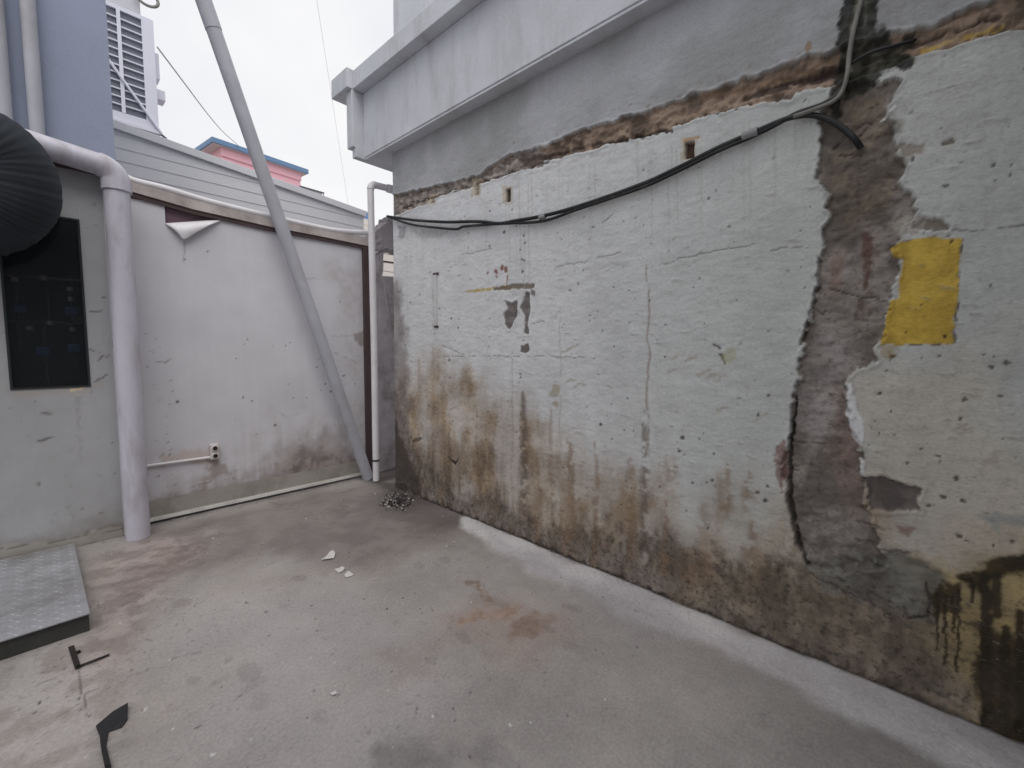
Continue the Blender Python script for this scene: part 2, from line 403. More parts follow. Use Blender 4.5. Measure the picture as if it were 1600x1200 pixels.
# back part near the fence: darker brown grey
fp.poly([(230,830),(420,790),(590,748),(640,770),(735,812),(700,850),(560,880),(420,860),(300,905)], A(98,91,88,0.72), A(114,106,103,0.72), amp=0.12, size=0.4, soft=0.18, k=0.75, seed=41, tex=0.15)
fp.poly([(590,748),(700,795),(735,815),(690,830),(600,800)], A(80,74,73,0.72), amp=0.07, size=0.2, soft=0.12, k=0.6, seed=42)
# silt on the left
fp.poly([(150,870),(230,845),(330,835),(290,880),(240,930),(210,990),(190,1060),(160,1100),(120,1010),(150,960)], A(150,138,132,0.72), A(120,108,102,0.72), amp=0.1, size=0.25, soft=0.1, k=0.75, seed=43, tex=0.09)
fp.poly([(190,890),(290,850),(340,850),(260,900),(200,945)], A(104,92,88,0.72), A(132,120,114,0.72), amp=0.06, size=0.12, soft=0.05, k=0.6, seed=44, tex=0.05)
fp.poly([(0,1030),(110,1000),(180,1040),(200,1100),(120,1200),(0,1200)], A(160,154,152,0.72), A(138,130,126,0.72), amp=0.08, size=0.2, soft=0.08, k=0.7, seed=45, tex=0.08)
# paler middle
fp.poly([(330,930),(520,900),(640,960),(700,1060),(600,1200),(300,1200),(260,1060)], A(152,147,146,0.72), amp=0.15, size=0.5, soft=0.2, k=0.5, seed=46)
# pale cement haunch along the foot of the wall
hl = [(715,806),(738,838),(790,868),(830,892),(905,918),(1000,975),(1085,1003),(1180,1042),(1300,1100),(1420,1165),(1560,1240),(1800,1340),(1800,1250),(1525,1130),(1200,1000),(850,855),(735,806)]
r = fp.poly(hl, A(190,187,188,0.72), A(176,172,174,0.72), amp=0.06, size=0.25, soft=0.05, k=0.85, seed=47, tex=0.25)
idx, m = r
dist = np.clip(XW-fa[idx], 0, 0.6)
fp.d[idx] += m*0.010*sstep(0.5, 0.0, dist)
fp.poly([(760,830),(830,865),(905,905),(1000,950),(1100,990),(1080,1012),(1000,985),(900,925),(790,875)], A(128,124,128,0.72), amp=0.04, size=0.2, soft=0.06, k=0.35, seed=48)
# grey damp tongue next to the haunch
fp.poly([(800,880),(900,925),(1000,985),(1110,1025),(1200,1065),(1150,1090),(1000,1040),(880,970),(810,920)], A(132,130,131,0.72), amp=0.06, size=0.25, soft=0.10, k=0.25, seed=49)
# rust and mud stains
ru = A(122,92,68,0.72); ru2 = A(150,128,112,0.72)
fp.poly([(712,972),(745,955),(770,958),(800,948),(790,968),(770,972),(735,972)], ru, ru2, amp=0.06, size=0.06, soft=0.03, k=0.8, seed=51, tex=0.03)
fp.poly([(785,993),(800,975),(835,960),(862,966),(845,985),(830,997),(800,1000)], A(92,76,66,0.72), A(116,98,86,0.72), amp=0.05, size=0.06, soft=0.05, k=0.9, seed=52, tex=0.03)
fp.poly([(722,908),(745,905),(760,925),(790,950),(765,945),(740,920)], A(104,88,74,0.72), A(134,120,112,0.72), amp=0.03, size=0.05, soft=0.02, k=0.75, seed=53, tex=0.03)
fp.poly([(690,960),(760,930),(880,960),(900,1000),(820,1040),(720,1010)], A(140,122,112,0.72), amp=0.08, size=0.12, soft=0.08, k=0.45, seed=54)
fp.poly([(590,1020),(680,1010),(690,1060),(610,1070)], A(128,114,108,0.72), amp=0.08, size=0.1, soft=0.06, k=0.4, seed=55)
fp.poly([(590,1170),(780,1160),(790,1200),(600,1210)], A(96,92,90,0.72), amp=0.05, size=0.1, soft=0.05, k=0.5, seed=56)
# scuffs, arcs
dk = A(92,86,86,0.72)
fp.line([(533,810),(545,800),(563,796)], 0.018, dk, 0.6, soft=0.8, seed=60)
for pl in ([(200,1000),(230,985),(260,975)], [(265,1030),(300,1022),(316,1020)], [(385,995),(398,985)], [(170,918),(186,911)], [(196,932),(208,926)], [(487,940),(497,932)], [(135,1085),(190,1060),(240,1045)], [(60,1070),(130,1040),(200,1010)]):
    fp.line(pl, 0.008, dk, 0.55, wob=0.012, soft=0.8, brk=0.45, seed=61)
fp.line([(420,785),(440,789),(450,786)], 0.02, dk, 0.6, soft=0.8, seed=62)
fp.line([(122,1046),(127,1078),(140,1120)], 0.004, A(80,74,72,0.72), 0.7, seed=63)
fp.line([(90,1120),(160,1080),(200,1062)], 0.005, A(88,82,80,0.72), 0.5, seed=64, brk=0.4)
rr_ = np.random.RandomState(5)
for i in range(800):
    x = rr_.uniform(-0.1, 2.4); y = rr_.uniform(0.8, 4.5)
    rad = 0.003+0.007*rr_.rand()**3
    dark = rr_.rand() < 0.84
    fp.spot_at(x, y, rad, dk*rr_.uniform(0.35, 0.9) if dark else A(214,208,204,0.72), k=rr_.uniform(0.3, 0.9), asp=rr_.uniform(0.7, 1.4), seed=int(rr_.randint(1, 90)))
for i in range(70):     # small smudges
    x = rr_.uniform(0.05, 2.2); y = rr_.uniform(1.0, 4.4)
    fp.spot_at(x, y, rr_.uniform(0.02, 0.06), dk*rr_.uniform(0.9, 1.3), k=rr_.uniform(0.1, 0.35), asp=rr_.uniform(0.6, 1.6), seed=int(rr_.randint(1, 90)))
for p in [(739,829),(755,822),(605,951),(573,974),(608,769),(629,935),(657,951),(546,863)]:
    fp.spot(p[0], p[1], 0.008, dk*0.35)
# darker band where slab meets wall and fence
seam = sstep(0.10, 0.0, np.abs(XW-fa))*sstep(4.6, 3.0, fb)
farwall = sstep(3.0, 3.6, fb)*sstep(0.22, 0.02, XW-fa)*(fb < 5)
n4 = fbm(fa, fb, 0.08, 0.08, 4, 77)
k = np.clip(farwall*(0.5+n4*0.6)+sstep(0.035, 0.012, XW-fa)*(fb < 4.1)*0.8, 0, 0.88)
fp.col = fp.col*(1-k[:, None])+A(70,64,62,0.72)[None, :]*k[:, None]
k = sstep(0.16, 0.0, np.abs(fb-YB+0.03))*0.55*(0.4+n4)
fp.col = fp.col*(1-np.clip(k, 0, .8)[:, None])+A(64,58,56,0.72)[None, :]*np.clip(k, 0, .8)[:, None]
co = np.stack([fa, fb, np.where((np.abs(fa-1) < 2.2) & (fb > -1) & (fb < 5), fp.d, 0)], 1)
fal = 0.25+0.5*sstep(0.4, 0.8, fbm(fa, fb, 0.5, 0.5, 4, 91))+0.35*sstep(0.9, 0.1, fa)
g = grid_mesh('ground', co, len(gx), len(gy), fp.col, M['floor'], grime=fal*((np.abs(fa) < 6) & (np.abs(fb) < 8)))
g['kind'] = 'structure'

# =================================================================== RIGHT HOUSE
def WP(x, y):
    p = hit(x, y, 0, XW); return p[1], p[2]
house = empty('house', (3.0, 2.0, 0.0), 'grey rendered house with stained peeling side wall and projecting ledge', 'building')
wy = np.concatenate([[-6.0, -3.0, -1.5], axis_coords([(-0.75, 0.02), (-0.4, 0.0055), (0.6, 0.0055), (2.0, 0.0075), (YE, 0.011)])])
wz = axis_coords([(-0.06, 0.0075), (2.2, 0.0075), (3.05, 0.0075), (3.45, 0.012)])
WY, WZ = np.meshgrid(wy, wz, indexing='ij')
a, b = WY.ravel(), WZ.ravel()
EW = 0.60
wp = Painter(a, b, WP, A(175, 176, 177, EW))
wp.al = np.zeros(a.size)
m1 = fbm(a, b, 0.8, 0.8, 4, 1); m2 = fbm(a, b, 0.12, 0.9, 4, 2); m3 = fbm(a, b, 0.10, 0.05, 4, 3); m4 = fbm(a, b, 0.03, 0.02, 3, 4)
wp.col *= (1+0.10*(m1[:, None]-0.5)+0.06*(m2[:, None]-0.5)+0.07*(m3[:, None]-0.5))
wp.d += 0.006*(m1-0.5)+0.004*(m3-0.5)+0.0015*(m4-0.5)
# light falloff towards the near end painted into the colour, slightly yellow
near_falloff = sstep(2.6, -0.3, a)*0.6
wp.col *= 1-near_falloff[:, None]*np.array([0.32, 0.30, 0.38])
# greyer render above the scar line
wp.poly([(600,320),(680,292),(745,277),(840,232),(980,182),(1110,142),(1310,78),(1462,38),(1700,-30),(1700,-900),(560,-200)], A(146,147,150,EW), A(130,131,131,EW), amp=0.02, size=0.1, soft=0.02, seed=5, tex=0.5)
# rising damp: tan, then brown, then near black at the foot
top = np.interp(a, [-0.6, 0.0, 0.4, 0.8, 1.3, 1.9, 2.3, 2.7, 3.1, 3.4, 3.7, 4.0], [1.05, 0.95, 0.80, 0.64, 0.68, 0.84, 1.02, 1.22, 1.34, 1.38, 1.20, 1.15])
streak = 0.6*fbm(a, b, 0.16, 1.3, 4, 8)+0.4*fbm(a, b, 0.2, 0.3, 4, 88); blot = fbm(a, b, 0.3, 0.25, 5, 9); fineb = fbm(a, b, 0.03, 0.05, 4, 10)
h = b-(top+0.04+0.38*(streak-0.5)+0.32*(blot-0.5))
k = sstep(0.22, -0.34, h)*(0.75+0.25*sstep(0.3, 0.7, streak))*(0.58+0.40*sstep(0.25, 0.65, fbm(a, b, 0.22, 0.35, 5, 120)))
tan = A(150, 133, 112, EW); tan2 = A(128, 111, 92, EW)
mixn = sstep(0.3, 0.7, blot)[:, None]
wp.col = wp.col*(1-k[:, None])+(tan*(1-mixn)+tan2*mixn)*k[:, None]
wp.al += 0.45*k
h2 = b-(top*0.55+0.40*(streak-0.5)+0.25*(blot-0.5)+0.08*(fineb-0.5))
k = sstep(0.10, -0.25, h2)*(0.35+0.65*sstep(0.25, 0.75, fbm(a, b, 0.07, 0.5, 4, 12)))*0.72
wp.col = wp.col*(1-k[:, None])+A(98, 83, 69, EW)[None, :]*k[:, None]
wp.al += 0.5*k
low = np.interp(a, [-0.6, 0.4, 1.0, 2.0, 3.0, 3.6, 4.0], [0.5, 0.48, 0.30, 0.22, 0.20, 0.45, 0.9])
h3 = b-(low*1.15+0.22*(streak-0.5)+0.20*(blot-0.5)+0.06*(fineb-0.5))
k = sstep(0.07, -0.12, h3)*(0.55+0.45*sstep(0.3, 0.7, fineb))*0.85
wp.col = wp.col*(1-k[:, None])+(A(84, 76, 69, EW)*(0.75+0.5*blot[:, None]))*k[:, None]
wp.al += 0.6*k
wp.al = np.maximum(wp.al, 0.10)
# rough mortar toe
toe = sstep(0.16, 0.05, b+0.05*(blot-0.5))
tc_ = A(112, 104, 98, EW)*(0.55+0.9*fineb[:, None])
wp.col = wp.col*(1-0.75*toe[:, None])+tc_*0.75*toe[:, None]
wp.al += toe*0.5
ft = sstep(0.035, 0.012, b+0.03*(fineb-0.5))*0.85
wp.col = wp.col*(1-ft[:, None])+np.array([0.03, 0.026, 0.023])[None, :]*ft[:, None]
wp.d -= toe*(0.010+0.014*(fineb-0.5)+0.010*(blot-0.5))
# vertical runs of brown water
brown = A(112, 90, 70, EW); dbrown = A(80, 68, 60, EW)
for (x, y0, y1, w, kk) in [(818,615,905,0.055,0.75),(890,690,900,0.07,0.6),(1012,415,700,0.014,0.6),(1006,640,860,0.035,0.7),(930,690,900,0.03,0.55),(985,720,880,0.05,0.5),
                           (1135,735,800,0.03,0.6),(1168,735,790,0.03,0.6),(1178,820,910,0.05,0.6),(1100,790,900,0.05,0.45),(860,640,900,0.03,0.4),(800,560,850,0.02,0.35),
                           (745,640,800,0.03,0.4),(690,700,790,0.05,0.45),(655,560,770,0.04,0.35),(1045,710,760,0.05,0.4),(875,480,700,0.012,0.3),(1075,850,930,0.05,0.5),
                           (1040,780,900,0.03,0.5),(840,720,860,0.04,0.5),(770,700,830,0.03,0.4)]:
    P0, P1 = WP(x, y0), WP(x, y1)
    wp.line([(x, y0), (x+1, (y0+y1)/2), (x, y1)], [w*0.7, w*1.7, w*2.0] if w > 0.02 else [w*0.7, w, w], brown if kk < 0.7 else dbrown*1.15, kk, wob=0.012, size=0.10, soft=0.98, brk=0.38 if w > 0.02 else 0.15, seed=int(x) % 37)
# faint streaks below scar line
for i in range(46):
    x = rr_.uniform(630, 1270); yt = np.interp(x, [620, 800, 1000, 1310], [330, 270, 215, 135])+rr_.uniform(0, 30)
    wp.line([(x, yt), (x+2, yt+rr_.uniform(60, 240))], rr_.uniform(0.004, 0.014), A(140,138,134,EW), rr_.uniform(0.12, 0.4), wob=0.006, soft=0.9, fade=True, seed=i)
# ochre haze bottom right, and smeared lower right paint
wp.poly([(1340,600),(1460,560),(1600,560),(1640,900),(1500,900),(1380,850),(1340,700)], A(160,153,140,0.55), amp=0.2, size=0.3, soft=0.2, k=0.6, seed=13)
wp.poly([(1440,880),(1640,830),(1640,1150),(1520,1120),(1450,960)], A(140,124,86,0.5), A(118,104,76,0.5), amp=0.08, size=0.15, soft=0.06, k=0.9, seed=14, tex=0.1)
wp.poly([(1180,880),(1260,880),(1330,930),(1460,970),(1530,1120),(1450,1090),(1200,995),(1050,930)], A(86,78,66,0.5), A(116,105,90,0.5), amp=0.06, size=0.12, soft=0.05, k=0.6, seed=15, tex=0.07)
# --- long vertical scar of bare concrete
conc = A(120,114,109,0.55); conc2 = A(90,84,79,0.55)
scar = [(1312,128),(1285,190),(1276,250),(1296,330),(1287,390),(1280,440),(1268,490),(1256,540),(1243,600),(1233,650),(1226,700),(1222,745),(1232,800),(1246,850),(1262,885),(1310,900),(1380,880),(1368,830),(1350,790),(1345,740),(1337,690),(1325,650),(1322,600),(1340,580),(1362,562),(1375,536),(1385,500),(1395,450),(1400,405),(1404,378),(1424,332),(1415,300),(1410,250),(1396,220),(1386,185),(1402,130)]
sc_i, sc_m = wp.poly(scar, conc, conc2, amp=0.022, size=0.05, soft=0.005, depth=0.024, rough=0.012, seed=16, tex=0.12, lip=0.006)
wp.al[sc_i] = np.maximum(wp.al[sc_i], sc_m*0.55)
wp.poly([(1310,130),(1290,200),(1300,330),(1330,360),(1400,330),(1400,240),(1385,140)], A(100,90,76,0.5), A(74,68,60,0.5), amp=0.04, size=0.08, soft=0.03, k=0.75, seed=17, tex=0.06)
wp.poly([(1260,520),(1300,500),(1335,520),(1320,600),(1300,700),(1260,720),(1240,640)], A(134,130,128,0.5), amp=0.04, size=0.1, soft=0.03, k=0.5, seed=18)
wp.poly([(1300,600),(1335,600),(1345,740),(1355,800),(1320,810),(1295,700)], A(112,96,88,0.5), A(92,80,74,0.5), amp=0.03, size=0.1, soft=0.03, k=0.7, seed=19, tex=0.06)
wp.poly([(1347,362),(1364,365),(1362,410),(1356,452),(1350,452),(1347,400)], A(78,56,48,0.5), amp=0.008, size=0.03, soft=0.008, k=0.85, seed=20)
wp.poly([(1298,400),(1316,402),(1312,455),(1296,462)], A(104,82,72,0.5), amp=0.012, size=0.03, soft=0.012, k=0.6, seed=21)
wp.poly([(1340,466),(1353,466),(1348,488),(1338,486)], A(84,64,58,0.5), amp=0.006, size=0.03, soft=0.006, k=0.7, seed=22)
for pl in ([(1296,452),(1345,463),(1370,465)], [(1237,735),(1258,737)], [(1234,690),(1290,694)], [(1270,480),(1285,492)]):
    wp.line(pl, 0.004, A(60,54,52,0.5), 0.8, wob=0.003, depth=0.006, seed=23)
# deep crevice on the left edge of the scar
wp.line([(1244,620),(1236,680),(1232,740),(1236,800),(1247,845),(1262,885)], [0.006,0.009,0.011,0.012,0.012,0.008], A(42,38,36,0.5), 0.9, wob=0.006, depth=0.025, seed=24)
wp.line([(1280,400),(1278,445),(1262,500),(1253,540)], 0.009, A(58,52,48,0.5), 0.7, wob=0.012, depth=0.01, brk=0.35, seed=25)
wp.poly([(1212,700),(1226,690),(1230,740),(1222,770),(1212,745)], A(104,80,74,0.5), amp=0.015, size=0.03, soft=0.006, k=0.8, depth=0.004, seed=26)
# white paint left proud along the right edge of the scar
wp.poly([(1322,600),(1332,598),(1340,640),(1352,665),(1345,700),(1330,680),(1322,650)], A(196,190,182,0.52), amp=0.008, size=0.03, soft=0.004, depth=-0.004, seed=27)
wp.poly([(1342,716),(1353,722),(1350,745),(1344,742)], A(196,186,174,0.52), amp=0.004, size=0.02, soft=0.003, depth=-0.004, seed=28)
# knocked-off plaster patches
dpatch = A(90,83,80,0.5); dpatch2 = A(74,69,66,0.5)
wp.poly([(1348,747),(1384,744),(1410,755),(1440,764),(1434,778),(1437,797),(1395,798),(1362,797),(1356,770)], dpatch, dpatch2, amp=0.008, size=0.025, soft=0.003, depth=0.014, rough=0.004, seed=29, lip=0.005)
wp.poly([(1425,356),(1444,340),(1470,343),(1483,357),(1455,361)], A(104,98,90,0.5), amp=0.008, size=0.02, soft=0.003, depth=0.012, seed=30, lip=0.004)
wp.poly([(1408,330),(1445,340),(1440,360),(1400,376),(1395,350)], A(140,136,130,0.5), amp=0.012, size=0.03, soft=0.006, k=0.9, depth=0.006, seed=31)
# lower cement patch right of the scar foot
wp.poly([(1268,885),(1330,862),(1380,868),(1440,868),(1492,902),(1468,945),(1452,968),(1400,960),(1340,940),(1290,915)], A(96,95,90,0.5), A(78,76,72,0.5), amp=0.03, size=0.08, soft=0.02, k=0.9, depth=0.004, rough=0.012, seed=32, tex=0.08)
wp.line([(1448,912),(1452,945),(1448,965),(1420,968)], 0.007, A(40,36,32,0.5), 0.8, wob=0.004, depth=0.006, seed=33)
for pl in ([(1335,845),(1370,855),(1420,864)], [(1340,815),(1380,828)], [(1310,868),(1340,880)], [(1270,900),(1320,925),(1380,952)]):
    wp.line(pl, 0.009, A(66,58,54,0.5), 0.6, wob=0.01, depth=0.006, seed=34)
wp.poly([(1400,820),(1435,824),(1420,838),(1405,832)], A(100,76,66,0.5), amp=0.01, size=0.03, soft=0.008, k=0.7, seed=35)
wp.poly([(1530,805),(1560,800),(1610,808),(1610,820),(1565,818),(1560,835),(1550,820)], A(116,120,120,0.5), amp=0.01, size=0.04, soft=0.012, k=0.7, seed=36)
# yellow paint square with black outline
ye = [(1393,388),(1402,380),(1450,371),(1500,373),(1496,455),(1488,536),(1420,538),(1375,539),(1384,500),(1390,468),(1404,466),(1404,440),(1413,407),(1395,401)]
wp.line([(1388,388),(1402,380),(1450,371),(1501,373),(1496,455),(1489,535),(1420,539)], 0.007, A(60,54,42,0.5), 0.85, wob=0.006, soft=0.6, seed=37, brk=0.3)
wp.poly(ye, A(156,132,58,0.46), A(142,118,50,0.46), amp=0.006, size=0.02, soft=0.004, depth=-0.002, seed=38, tex=0.05)
for p in [(1487,377,0.007),(1476,525,0.008),(1440,476,0.006),(1415,520,0.004)]: wp.spot(p[0], p[1], p[2], A(58,50,36,0.5), 0.9, depth=0.004)
wp.poly([(1376,538),(1400,540),(1396,560),(1384,556)], A(120,104,70,0.5), amp=0.012, size=0.03, soft=0.01, k=0.6, seed=39)
wp.spot(1395, 558, 0.014, A(96,78,52,0.5), 0.8)
# mould bottom right with drips
mo = A(34,29,18,0.5); mo2 = A(50,42,26,0.5)
wp.poly([(1500,905),(1530,885),(1570,868),(1650,850),(1650,900),(1590,895),(1548,905),(1560,940),(1550,990),(1640,1000),(1650,1200),(1530,1190),(1526,1060),(1532,965),(1535,930)], mo, mo2, amp=0.022, size=0.05, soft=0.012, k=0.97, seed=70, tex=0.05)
wp.poly([(1452,930),(1470,915),(1505,905),(1506,935),(1497,960),(1480,960),(1465,970),(1452,950)], mo, mo2, amp=0.02, size=0.03, soft=0.01, k=0.9, seed=71, tex=0.04)
for (x, y0, y1, w) in [(1465,930,1015,0.007),(1477,930,1040,0.008),(1496,920,1050,0.008),(1519,905,940,0.010),(1488,930,990,0.007),(1545,960,1110,0.02),(1570,980,1120,0.018),(1595,960,1150,0.02),(1535,950,1150,0.012),(1558,900,960,0.02),(1540,900,950,0.02)]:
    wp.line([(x, y0), (x, y1)], [w, w*0.9], mo, 0.92, wob=0.006, size=0.03, soft=0.6, seed=int(x) % 31)
# --- scar line of the former roof: bare brown mortar, layered
gu = [(612,306),(645,298),(690,289),(745,276),(780,252),(805,238),(840,231),(900,206),(980,182),(1050,162),(1075,150),(1110,143),(1160,124),(1220,104),(1312,74),(1380,58),(1420,44),(1462,38),(1500,16),(1600,-12),(1700,-45)]
gl = [(1700,15),(1600,46),(1500,66),(1440,84),(1400,98),(1312,132),(1260,142),(1220,158),(1165,164),(1110,178),(1060,196),(1010,212),(960,224),(900,240),(850,252),(800,270),(760,284),(700,300),(660,320),(612,338)]
wp.poly(gu+gl, A(134,117,102,0.6), A(92,79,69,0.6), amp=0.014, size=0.06, soft=0.004, depth=0.022, rough=0.030, seed=72, tex=0.07, lip=0.005)
wp.poly([(612,306),(690,289),(745,276),(805,240),(840,232),(860,245),(800,270),(700,300),(612,338)], A(136,130,126,0.55), A(100,95,92,0.55), amp=0.015, size=0.05, soft=0.015, k=0.8, seed=73, tex=0.04)
for pl, w in (([(625,326),(660,312),(700,301),(745,288)], 0.012), ([(640,315),(690,304),(740,292)], 0.007), ([(745,285),(800,268),(860,252)], 0.008), ([(840,248),(900,232),(960,218),(1045,204)], 0.014),
              ([(955,222),(1000,214),(1050,202)], 0.014), ([(1055,196),(1100,180),(1170,163)], 0.008), ([(1165,150),(1230,132),(1312,108)], 0.022), ([(1215,128),(1260,118),(1312,106)], 0.02),
              ([(1400,70),(1450,58),(1530,32),(1620,4)], 0.010), ([(1420,86),(1470,72),(1560,38),(1620,22)], 0.006)):
    wp.line(pl, w, A(58,48,44,0.55), 0.8, wob=0.01, depth=0.014, brk=0.3, seed=74)
wp.line([(1440,76),(1500,56),(1560,38)], 0.012, A(178,152,84,0.55), 0.8, wob=0.008, brk=0.3, seed=75)
wp.line([(1100,148),(1160,140),(1230,118),(1305,92)], 0.022, A(112,90,70,0.6), 0.6, wob=0.01, soft=0.8, seed=76)
wp.poly([(805,246),(850,240),(848,258),(828,264),(815,258)], A(84,74,70,0.55), amp=0.012, size=0.03, soft=0.006, k=0.9, depth=0.014, seed=78)
wp.line([(620,338),(680,320),(745,302)], 0.006, A(150,150,152,EW), 0.5, wob=0.005, seed=79)
wp.line([(800,280),(900,250),(1000,225)], 0.01, A(148,142,138,EW), 0.5, wob=0.006, brk=0.4, seed=80)
for i in range(60):     # nibbled paint edge over the scar
    t = rr_.rand(); x = 640+t*660; y = np.interp(x, [p[0] for p in gu], [p[1] for p in gu])-rr_.uniform(0, 18)
    wp.spot(x, y, rr_.uniform(0.004, 0.014), A(118,110,104,0.55), rr_.uniform(0.3, 0.9), asp=0.75, depth=0.002, seed=i)
# tar-black column at the top
tar = A(32,34,30,0.6); tar2 = A(54,56,49,0.6)
wp.poly([(1318,-40),(1374,-40),(1372,40),(1385,62),(1430,48),(1436,62),(1400,78),(1432,92),(1420,106),(1375,112),(1370,132),(1345,140),(1320,152),(1306,120),(1300,108),(1312,80)], tar, tar2, amp=0.02, size=0.04, soft=0.008, k=0.93, rough=0.03, seed=81, tex=0.035)
wp.line([(1345,-20),(1335,30),(1328,80),(1326,110)], 0.012, A(112,110,98,0.5), 0.6, wob=0.006, soft=0.8, seed=82)
wp.line([(1352,-20),(1350,40)], 0.010, A(92,92,84,0.5), 0.5, wob=0.006, soft=0.8, seed=83)
wp.poly([(1276,190),(1310,185),(1345,215),(1350,235),(1310,232),(1285,225)], A(70,66,62,0.5), amp=0.02, size=0.04, soft=0.01, k=0.8, seed=84)
wp.poly([(1292,160),(1310,150),(1312,178),(1300,182)], A(40,38,36,0.5), amp=0.01, size=0.03, soft=0.008, k=0.9, depth=0.02, seed=85)
for pl in ([(1300,232),(1316,218)], [(1338,214),(1360,190),(1364,188)], [(1356,168),(1372,160)], [(1340,196),(1352,188),(1362,189)], [(1310,240),(1345,240)]):
    wp.line(pl, 0.004, A(52,46,42,0.5), 0.85, wob=0.003, depth=0.006, seed=86)
wp.line([(1378,186),(1399,167)], 0.008, A(188,188,180,0.5), 0.9, wob=0.002, depth=-0.004, seed=87)
wp.poly([(1405,225),(1445,225),(1440,240),(1410,250)], A(112,104,94,0.5), amp=0.012, size=0.02, soft=0.006, k=0.8, depth=0.004, seed=88)
wp.spot(1484, 222, 0.016, A(90,84,76,0.5), 0.9, asp=0.6, depth=0.006)
wp.poly([(1255,72),(1266,64),(1268,76),(1260,84)], A(116,96,72,0.55), amp=0.006, size=0.02, soft=0.004, k=0.8, seed=89)
# --- peeled patches and yellow bar in the middle of the wall
wp.line([(727,456),(760,452),(800,448)], 0.016, A(150,128,60,EW), 0.85, wob=0.006, soft=0.6, seed=90, brk=0.2)
wp.line([(772,452),(800,448),(832,447)], [0.014,0.022,0.022], A(104,96,84,EW), 0.95, wob=0.006, soft=0.3, depth=0.005, seed=91)
gp = A(108,103,100,EW); gp2 = A(90,86,84,EW)
wp.poly([(788,470),(800,474),(808,468),(808,490),(800,508),(795,516),(788,508),(787,490),(793,482)], gp, gp2, amp=0.005, size=0.02, soft=0.003, depth=0.010, rough=0.004, seed=92, lip=0.004)
wp.poly([(815,475),(822,455),(827,458),(828,485),(824,505),(826,522),(818,522),(820,495),(812,482)], gp, gp2, amp=0.005, size=0.02, soft=0.003, depth=0.010, rough=0.004, seed=93, lip=0.004)
wp.poly([(828,450),(836,455),(835,463),(830,460)], gp, amp=0.004, size=0.02, soft=0.003, seed=94)
wp.poly([(814,541),(824,537),(828,545),(822,552),(812,550)], gp*0.7, amp=0.006, size=0.02, soft=0.004, depth=0.006, seed=95)
wp.poly([(700,714),(712,722),(718,712),(712,728),(706,722)], A(52,46,42,EW), amp=0.006, size=0.02, soft=0.004, depth=0.01, seed=96)
wp.line([(793,428),(792,446)], 0.008, A(112,58,44,EW), 0.8, wob=0.006, brk=0.25, seed=97)
for p in [(776,424,0.024),(784,419,0.028),(790,421,0.024),(775,431,0.016),(762,427,0.014)]: wp.spot(p[0], p[1], p[2], A(104,56,44,EW), 0.85)
# holes, chips and nails read off the photograph
sp = A(52,48,46,EW)
for (x, y, r_) in [(765,330,.012),(726,338,.010),(787,363,.016),(818,368,.014),(820,380,.016),(813,390,.013),(816,406,.016),(819,408,.012),(817,424,.018),(719,430,.016),(818,440,.008),(762,426,.010),
                   (705,378,.008),(680,404,.008),(672,425,.010),(688,493,.008),(705,497,.014),(717,499,.010),(983,454,.009),(1015,470,.008),(878,512,.008),(922,501,.010),(938,664,.020),(1039,508,.008),(1052,375,.008),
                   (1151,469,.010),(1101,506,.007),(1039,558,.007),(960,542,.008),(813,590,.010),(811,598,.010),(814,648,.012),(815,668,.009),(813,700,.010),(814,697,.009),(935,585,.008),(980,622,.010),(975,672,.010),
                   (702,562,.018),(703,590,.012),(656,605,.010),(665,620,.010),(666,610,.008),(666,600,.010),(670,635,.012),(705,640,.010),(707,658,.012),(640,563,.010),(716,512,.014),(622,370,.012),
                   (978,752,.008),(986,763,.009),(980,760,.007),(1066,684,.016),(1061,704,.018),(1070,711,.010),(1093,686,.008),(1104,754,.009),(1112,751,.012),(1137,726,.010),(1125,545,.010),(1200,760,.010),(1183,770,.014),(1195,783,.018),
                   (870,745,.008),(850,725,.008),(925,750,.012),(905,780,.008),(1251,361,.008),(1257,451,.008),(1237,583,.006),(1224,582,.006),(1375,615,.014),(1354,624,.007),(1392,643,.010),(1368,658,.008),(1373,678,.008),(1440,702,.012),(1467,713,.012),(1495,748,.016),(1474,778,.016),(1452,790,.020),(1504,783,.014),(1418,724,.010),
                   (1470,720,.008),(1508,625,.016),(1563,620,.012),(1500,655,.012),(1555,393,.006),(1440,560,.008),(1467,557,.010),(1395,558,.010),(1385,580,.008),(1548,572,.020),(1573,568,.018),(1553,558,.008),(1500,838,.020),(1510,846,.014),(1583,847,.012),(1553,853,.010),(1553,258,.010),(1580,257,.010),(1578,273,.008),(1555,281,.010)]:
    wp.spot(x, y, r_*(0.8 if x < 1250 else 0.62), sp*(1 if x < 1250 else 1.3), 0.85, asp=0.9, depth=0.004, seed=int(x) % 23)
wp.line([(1115,537),(1122,541),(1126,545)], 0.006, sp, 0.9, seed=98)
wp.line([(1126,553),(1133,568)], [0.012,0.005], A(66,62,44,EW), 0.85, seed=99)
wp.spot(1138, 558, 0.05, A(140,136,96,EW), 0.45)
wp.spot(868, 612, 0.05, A(128,118,86,EW), 0.55); wp.spot(868, 630, 0.035, A(124,112,80,EW), 0.55)
for (x, y) in [(1080,560),(1060,555),(1050,578),(1110,585),(1125,590),(1100,580),(905,600),(890,595),(1130,640),(1190,650),(1500,665),(1510,672),(1555,710),(1545,720),(895,540),(885,548)]:
    wp.line([(x-8, y+5), (x, y), (x+8, y-2)], 0.014, A(138,128,112,EW), 0.5, wob=0.012, soft=0.9, seed=int(x) % 19)
